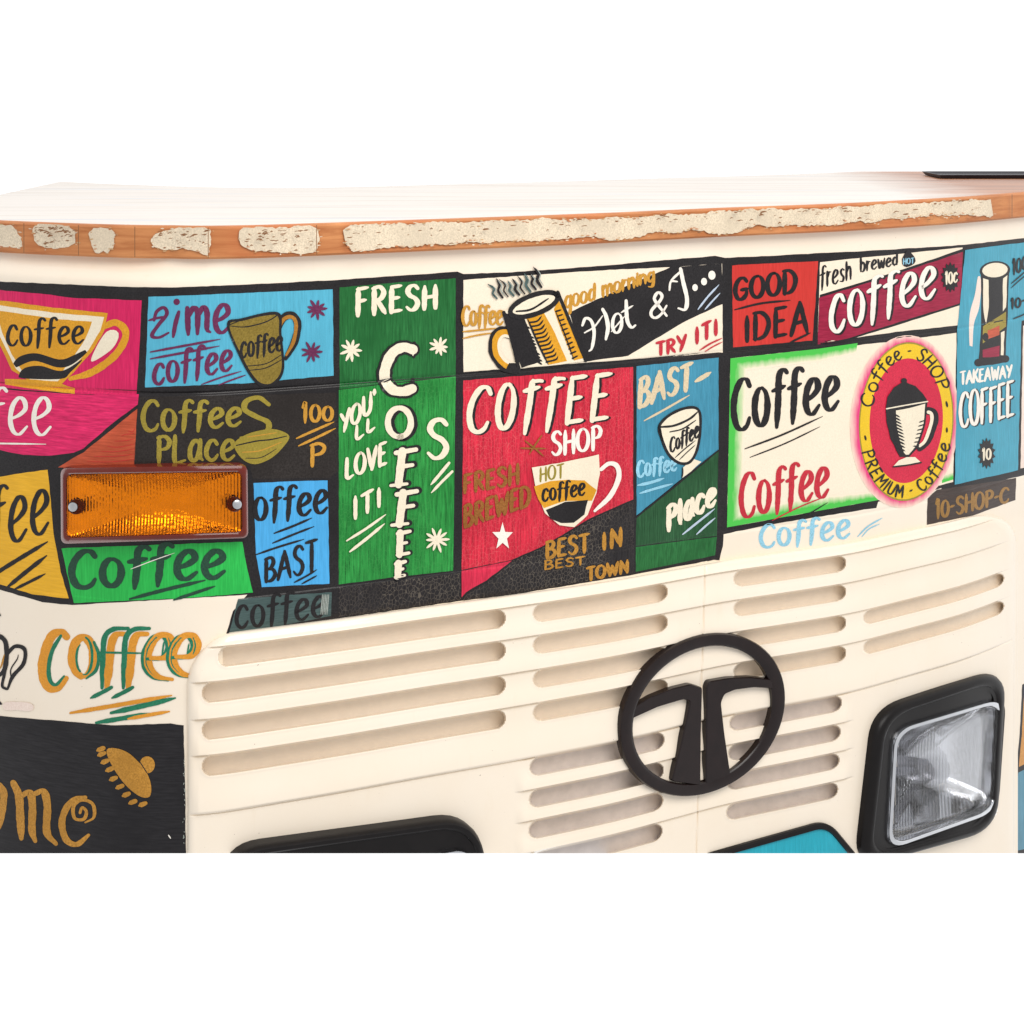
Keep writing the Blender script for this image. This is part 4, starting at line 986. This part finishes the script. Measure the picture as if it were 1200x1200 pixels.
# ------------------------------------------------------------------ fittings standing proud of the body
def rloop(corners, r, ne=10, nc=8):
    c = [np.array(q, float) for q in corners]; n = len(c); outp = []
    for i in range(n):
        a, b, d = c[i-1], c[i], c[(i+1) % n]
        u = (a-b)/np.linalg.norm(a-b); v = (d-b)/np.linalg.norm(d-b); nxt = (b-d)/np.linalg.norm(b-d)
        p0, p1 = b+u*r, b+v*r
        for j in range(nc+1):
            t = j/nc; outp.append((1-t)**2*p0+2*t*(1-t)*b+t*t*p1)
        e = d+nxt*r
        for j in range(1, ne): outp.append(p1+(e-p1)*j/ne)
    return np.array(outp)
def inset(corners, k):
    c = np.array(corners, float); n = len(c); outp = []
    for i in range(n):
        a, b, d = c[i-1], c[i], c[(i+1) % n]
        u = (a-b)/np.linalg.norm(a-b); v = (d-b)/np.linalg.norm(d-b); s = abs(u[0]*v[1]-u[1]*v[0])
        outp.append(b+(u+v)*k/s)
    return outp
def loft(name, loops, hf, mats, parent, cap=True, label=None, cut=False, mi=None, sharp=35, close=True):
    """loops: list of (points, height above the front)"""
    V = []; F = []; n = len(loops[0][0]); m = []
    for p, h in loops:
        p = np.asarray(p); V.append(PS(p[:, 0], p[:, 1], np.broadcast_to(np.asarray(h, float), (n,)), hf))
    for i in range(len(loops)-1):
        for j in range(n):
            F.append((i*n+j, i*n+(j+1) % n, (i+1)*n+(j+1) % n, (i+1)*n+j)); m.append(0 if mi is None else mi[i])
    V = np.concatenate(V)
    if cap: F.append(tuple((len(loops)-1)*n+j for j in range(n))); m.append(m[-1])
    # faces look outwards, away from the body
    tot = np.zeros(3)
    for f in F:
        p = V[list(f)]; tot += .5*np.cross(p, np.roll(p, -1, 0)).sum(0)
    if cap and np.dot(tot, NRM(np.array([np.asarray(loops[0][0])[:, 0].mean()]))[0]) < 0: F = [f[::-1] for f in F]
    return mesh(name, V, F, mats, m, parent=parent, label=label, cut=cut, sharp=sharp)
def dome(pts, h0, rise, rings=7):
    c = pts.mean(0); return [(c+(pts-c)*s, h0+rise*(1-s**2)) for s in np.linspace(1, .02, rings)]
black_pl = simple('black_plastic', (32, 21, 20), .24, spec=.4, var=.3)
black_rub = simple('black_rubber', (22, 19, 19), .35, spec=.25, var=.25)
chrome = simple('lamp_reflector', (246, 247, 250), .07, metal=1, var=.05)
glass = simple('lamp_glass', (250, 252, 255), .03, trans=1, ior=1.4, bumpf=flutes(105, .5), var=.01)
def prisms(nt, b, co):
    v = node(nt, 'ShaderNodeTexVoronoi'); v.inputs['Scale'].default_value = 260; nt.links.new(co, v.inputs['Vector'])
    bump(nt, b, v.outputs['Distance'], .10, .0015)
def grains(nt, b, co):
    v = node(nt, 'ShaderNodeTexVoronoi'); v.inputs['Scale'].default_value = 170; nt.links.new(co, v.inputs['Vector'])
    w = node(nt, 'ShaderNodeTexWave', wave_type='BANDS', bands_direction='X'); w.inputs['Scale'].default_value = 70; nt.links.new(co, w.inputs['Vector'])
    m_ = node(nt, 'ShaderNodeMath', operation='ADD'); nt.links.new(v.outputs['Distance'], m_.inputs[0]); nt.links.new(w.outputs['Fac'], m_.inputs[1])
    bump(nt, b, m_.outputs[0], .36, .004)
amber = simple('amber_lens', (255, 142, 12), .03, trans=1, ior=1.2, spec=.5, bumpf=prisms, var=.02)
amber_case = simple('amber_case', (116, 34, 18), .16, trans=.2, var=.2)
steel = simple('screw_steel', (200, 202, 205), .35, metal=1, var=.2)
recess = simple('screw_recess', (70, 22, 14), .4, var=.2)

def part_empty(name, label=None):
    o = bpy.data.objects.new(name, None); C.collection.objects.link(o); o.parent = counter; o.location = -counter.location
    if label: o['label'] = label
    return o
# headlights
def headlight(bez, lens, rb, rl, cut, label, flute_dx):
    hf = .042; b0 = .011
    L = [(rloop(bez, rb), b0-.01), (rloop(bez, rb), .030), (rloop(inset(bez, 1.5), rb), .037), (rloop(inset(bez, 4), rb-2), .0405), (rloop(inset(bez, 7.5), rb-4), .0415), (rloop(inset(bez, 9.5), rb-4), .040),
         (rloop(inset(bez, 10.5), rb-5), .0375), (rloop(inset(bez, 13), rb-6), .037), (rloop(inset(lens, -5), rl+4), .0355), (rloop(inset(lens, -1), rl), .034), (rloop(lens, rl), .015)]
    h = loft('headlight', L, hf, [black_rub], counter, cap=False, cut=cut, label=label)
    lp = rloop(inset(lens, -1), rl)
    gl = [(lp, .030)]+dome(lp, .0385, .008, 9)
    loft('lens', gl, hf, [glass], h, cap=True, cut=cut, sharp=60)
    c = lp.mean(0); R = [(lp, .033), (c+(lp-c)*.97, -.004)]
    for s in np.linspace(.93, .1, 12): R.append((c+(lp-c)*s, -.006-.075*(1-(s/.93)**2)))
    loft('reflector', R, hf, [chrome], h, cap=True, cut=cut, sharp=60)
    rim_m = simple('lamp_rim_chrome', (214, 216, 220), .12, metal=1, var=.05)
    rim = [(rloop(inset(lens, -1.2), rl), .034), (rloop(inset(lens, -.6), rl), .0395), (rloop(inset(lens, 2.4), rl-1), .0405), (rloop(inset(lens, 3.6), rl-1), .038)]
    loft('chrome_rim', rim, hf, [rim_m], h, cap=False, cut=cut)
    if not cut or True:
        bc = c+np.array([0, 4]); ang = np.linspace(0, 2*math.pi, 20, endpoint=False)
        ring = np.stack([np.cos(ang), np.sin(ang)], -1)
        if bc[1] < 990:
            loft('bulb', [(bc+ring*15, -.07), (bc+ring*15, -.026), (bc+ring*12, -.018), (bc+ring*2, -.015)], hf, [simple('bulb_cap', (150, 150, 156), .25, metal=1)], h, cut=cut)
    return h
headlight(BEZ_R, LAMP_R, 36, 23, True, 'right headlight in a black rubber surround, clear fluted glass', 0)
headlight(BEZ_L, LAMP_L, 46, 22, True, 'left headlight in a black surround, only its top edge showing', 0)
# amber indicator
IND = [(65.5, 549), (293, 546), (294, 633), (66, 640)]
hf = .030
ind = loft('indicator_light', [(rloop(IND, 8), -.004), (rloop(IND, 8), .017), (rloop(inset(IND, 1), 8), .0215), (rloop(inset(IND, 3.5), 7), .0235), (rloop(inset(IND, 6.5), 7), .0240), (rloop(inset(IND, 8.5), 7), .0225), (rloop(inset(IND, 9), 7), .006)],
           hf, [amber_case], counter, cap=False, label='amber turn indicator with two screws')
ln = inset(IND, 8.5); lp = rloop(ln, 8)
loft('lens', [(lp, .0215)]+dome(lp, .0235, .0035, 9), hf, [amber], ind, sharp=60)
c = lp.mean(0)
loft('reflector', [(lp, .0205)]+[(c+(lp-c)*s_, .020-.0145*(1-s_**2.5)) for s_ in np.linspace(.985, .05, 12)], hf, [simple('amber_reflector', (255, 250, 230), .18, metal=1, bumpf=grains, var=.15)], ind, sharp=60)
ang = np.linspace(0, 2*math.pi, 20, endpoint=False); ring = np.stack([np.cos(ang), np.sin(ang)], -1)
for x, y in ((83, 595), (279, 592)):
    cc = np.array([x+(3 if x < 100 else -3), y])
    loft('screw_recess', [(cc+ring*(9.5, 9), .020), (cc+ring*(9.5, 9), .0243), (cc+ring*(8, 7.5), .0239)], hf, [recess], ind)
    cc = np.array([x, y]); sc = loft('screw', [(cc+ring*5.4, .0225), (cc+ring*5.4, .0256), (cc+ring*4.2, .0266), (cc+ring*1, .0270)], hf, [steel], ind)
# emblem: oval ring holding two mirrored arms
hf = .028; cE = np.array([824.5, 838.5]); a_ = np.linspace(0, 2*math.pi, 72, endpoint=False)
def ell(k): return np.stack([cE[0]+95*k*np.cos(a_), cE[1]+91.5*k*np.sin(a_)-20*k*np.cos(a_)], -1)
def ell2(kx, ky): return np.stack([cE[0]+95*kx*np.cos(a_), cE[1]+91.5*ky*np.sin(a_)-20*kx*np.cos(a_)], -1)
emb = loft('emblem', [(ell(1.02), .014), (ell(1.02), .0245), (ell(1.008), .0272), (ell(.98), .028), (ell2(.90, .905), .028), (ell2(.875, .88), .0272), (ell2(.86, .865), .025), (ell2(.86, .865), .014), (ell(1.02), .014)], hf, [black_pl], counter, cap=False, label='black oval truck emblem with two mirrored arms in a ring')
def prism(name, pts, hf, top, base, mat, parent, bev=.9):
    p = np.array(pts, float); n = len(p); q = []
    for i in range(n):
        a, b = p[i], p[(i+1) % n]; k = max(1, int(np.linalg.norm(b-a)/6))
        for j in range(k): q.append(a+(b-a)*j/k)
    q = np.array(q)
    area_ = .5*np.sum(q[:, 0]*np.roll(q[:, 1], -1)-np.roll(q[:, 0], -1)*q[:, 1]); sg = 1 if area_ > 0 else -1
    t = np.roll(q, -1, 0)-np.roll(q, 1, 0); t /= np.linalg.norm(t, axis=1, keepdims=True)
    ins = q+sg*np.stack([-t[:, 1], t[:, 0]], -1)*bev
    loops = [(q, base), (q, top-.002), (ins, top)]
    return loft(name, loops, hf, [mat], parent, cap=True, sharp=30)
def rnd(pts, r=4):
    outp = []; n = len(pts)
    for i in range(n):
        a, b, d = (np.array(pts[k % n], float) for k in (i-1, i, i+1))
        la, ld = np.linalg.norm(a-b), np.linalg.norm(d-b); rr = min(r, la*.4, ld*.4); p0 = b+(a-b)/la*rr; p1 = b+(d-b)/ld*rr
        for j in range(5):
            t = j/4; outp.append((1-t)**2*p0+2*t*(1-t)*b+t*t*p1)
    return outp
prism('arm', rnd([(741, 843), (745, 829), (765, 817), (790, 807), (811, 802), (824, 806), (822.5, 860), (822, 921), (788, 916), (800, 868), (810, 822), (802, 820), (772, 829)], 3), hf, .0272, .014, black_pl, emb)
prism('arm', rnd([(832, 799), (855, 795), (880, 794), (909, 797), (914, 808), (885, 806), (862, 809), (850, 814), (846, 824), (850, 860), (857, 908), (828, 920), (828.5, 860), (829, 806)], 3), hf, .0272, .014, black_pl, emb)
# teal plate at the bottom edge with a black rim
TP = [(820, 1005), (972, 962), (1012, 1010), (1030, 1100), (800, 1130)]
hf = .022
pl = loft('number_plate', [(rloop(TP, 18), .006), (rloop(TP, 18), .019), (rloop(inset(TP, 1.5), 18), .022), (rloop(inset(TP, 6), 15), .022), (rloop(inset(TP, 7), 15), .018)], hf, [black_rub], counter, cap=False, cut=True, label='teal plate with a black rim at the lower edge')
loft('plate_face', [(rloop(inset(TP, 7), 15), .0185)]+dome(rloop(inset(TP, 7), 15), .0185, .001, 4), hf, [paint('plateteal', (34, 168, 188), 'v', .12)], pl, cut=True)

# ------------------------------------------------------------------ a dark tray lying on the counter
tray = bpy.data.objects.new('black_tray', None); C.collection.objects.link(tray)
zt = CAMZ-163*D0/FPX+.001
bm = bmesh.new()
def rect(x0, x1, y0, y1, z): return [bm.verts.new(q) for q in ((x0, y0, z), (x1, y0, z), (x1, y1, z), (x0, y1, z))]
rs = [rect(.885, 1.26, 3.87, 4.02, zt), rect(.880, 1.268, 3.865, 4.03, zt+.007), rect(.884, 1.262, 3.87, 4.025, zt+.0075), rect(.89, 1.255, 3.88, 4.015, zt+.003)]
bm.faces.new(rs[0][::-1])
for a, b in zip(rs, rs[1:]):
    for i in range(4): bm.faces.new((a[i], a[(i+1) % 4], b[(i+1) % 4], b[i]))
bm.faces.new(rs[-1])
me = bpy.data.meshes.new('black_tray'); bm.to_mesh(me); bm.free(); me.materials.append(simple('tray_black', (34, 32, 40), .5, var=.3))
bpy.data.objects.remove(tray); tray = bpy.data.objects.new('black_tray', me); C.collection.objects.link(tray)
tray['label'] = 'low black tray lying at the far end of the wooden counter top'; tray['category'] = 'tray'
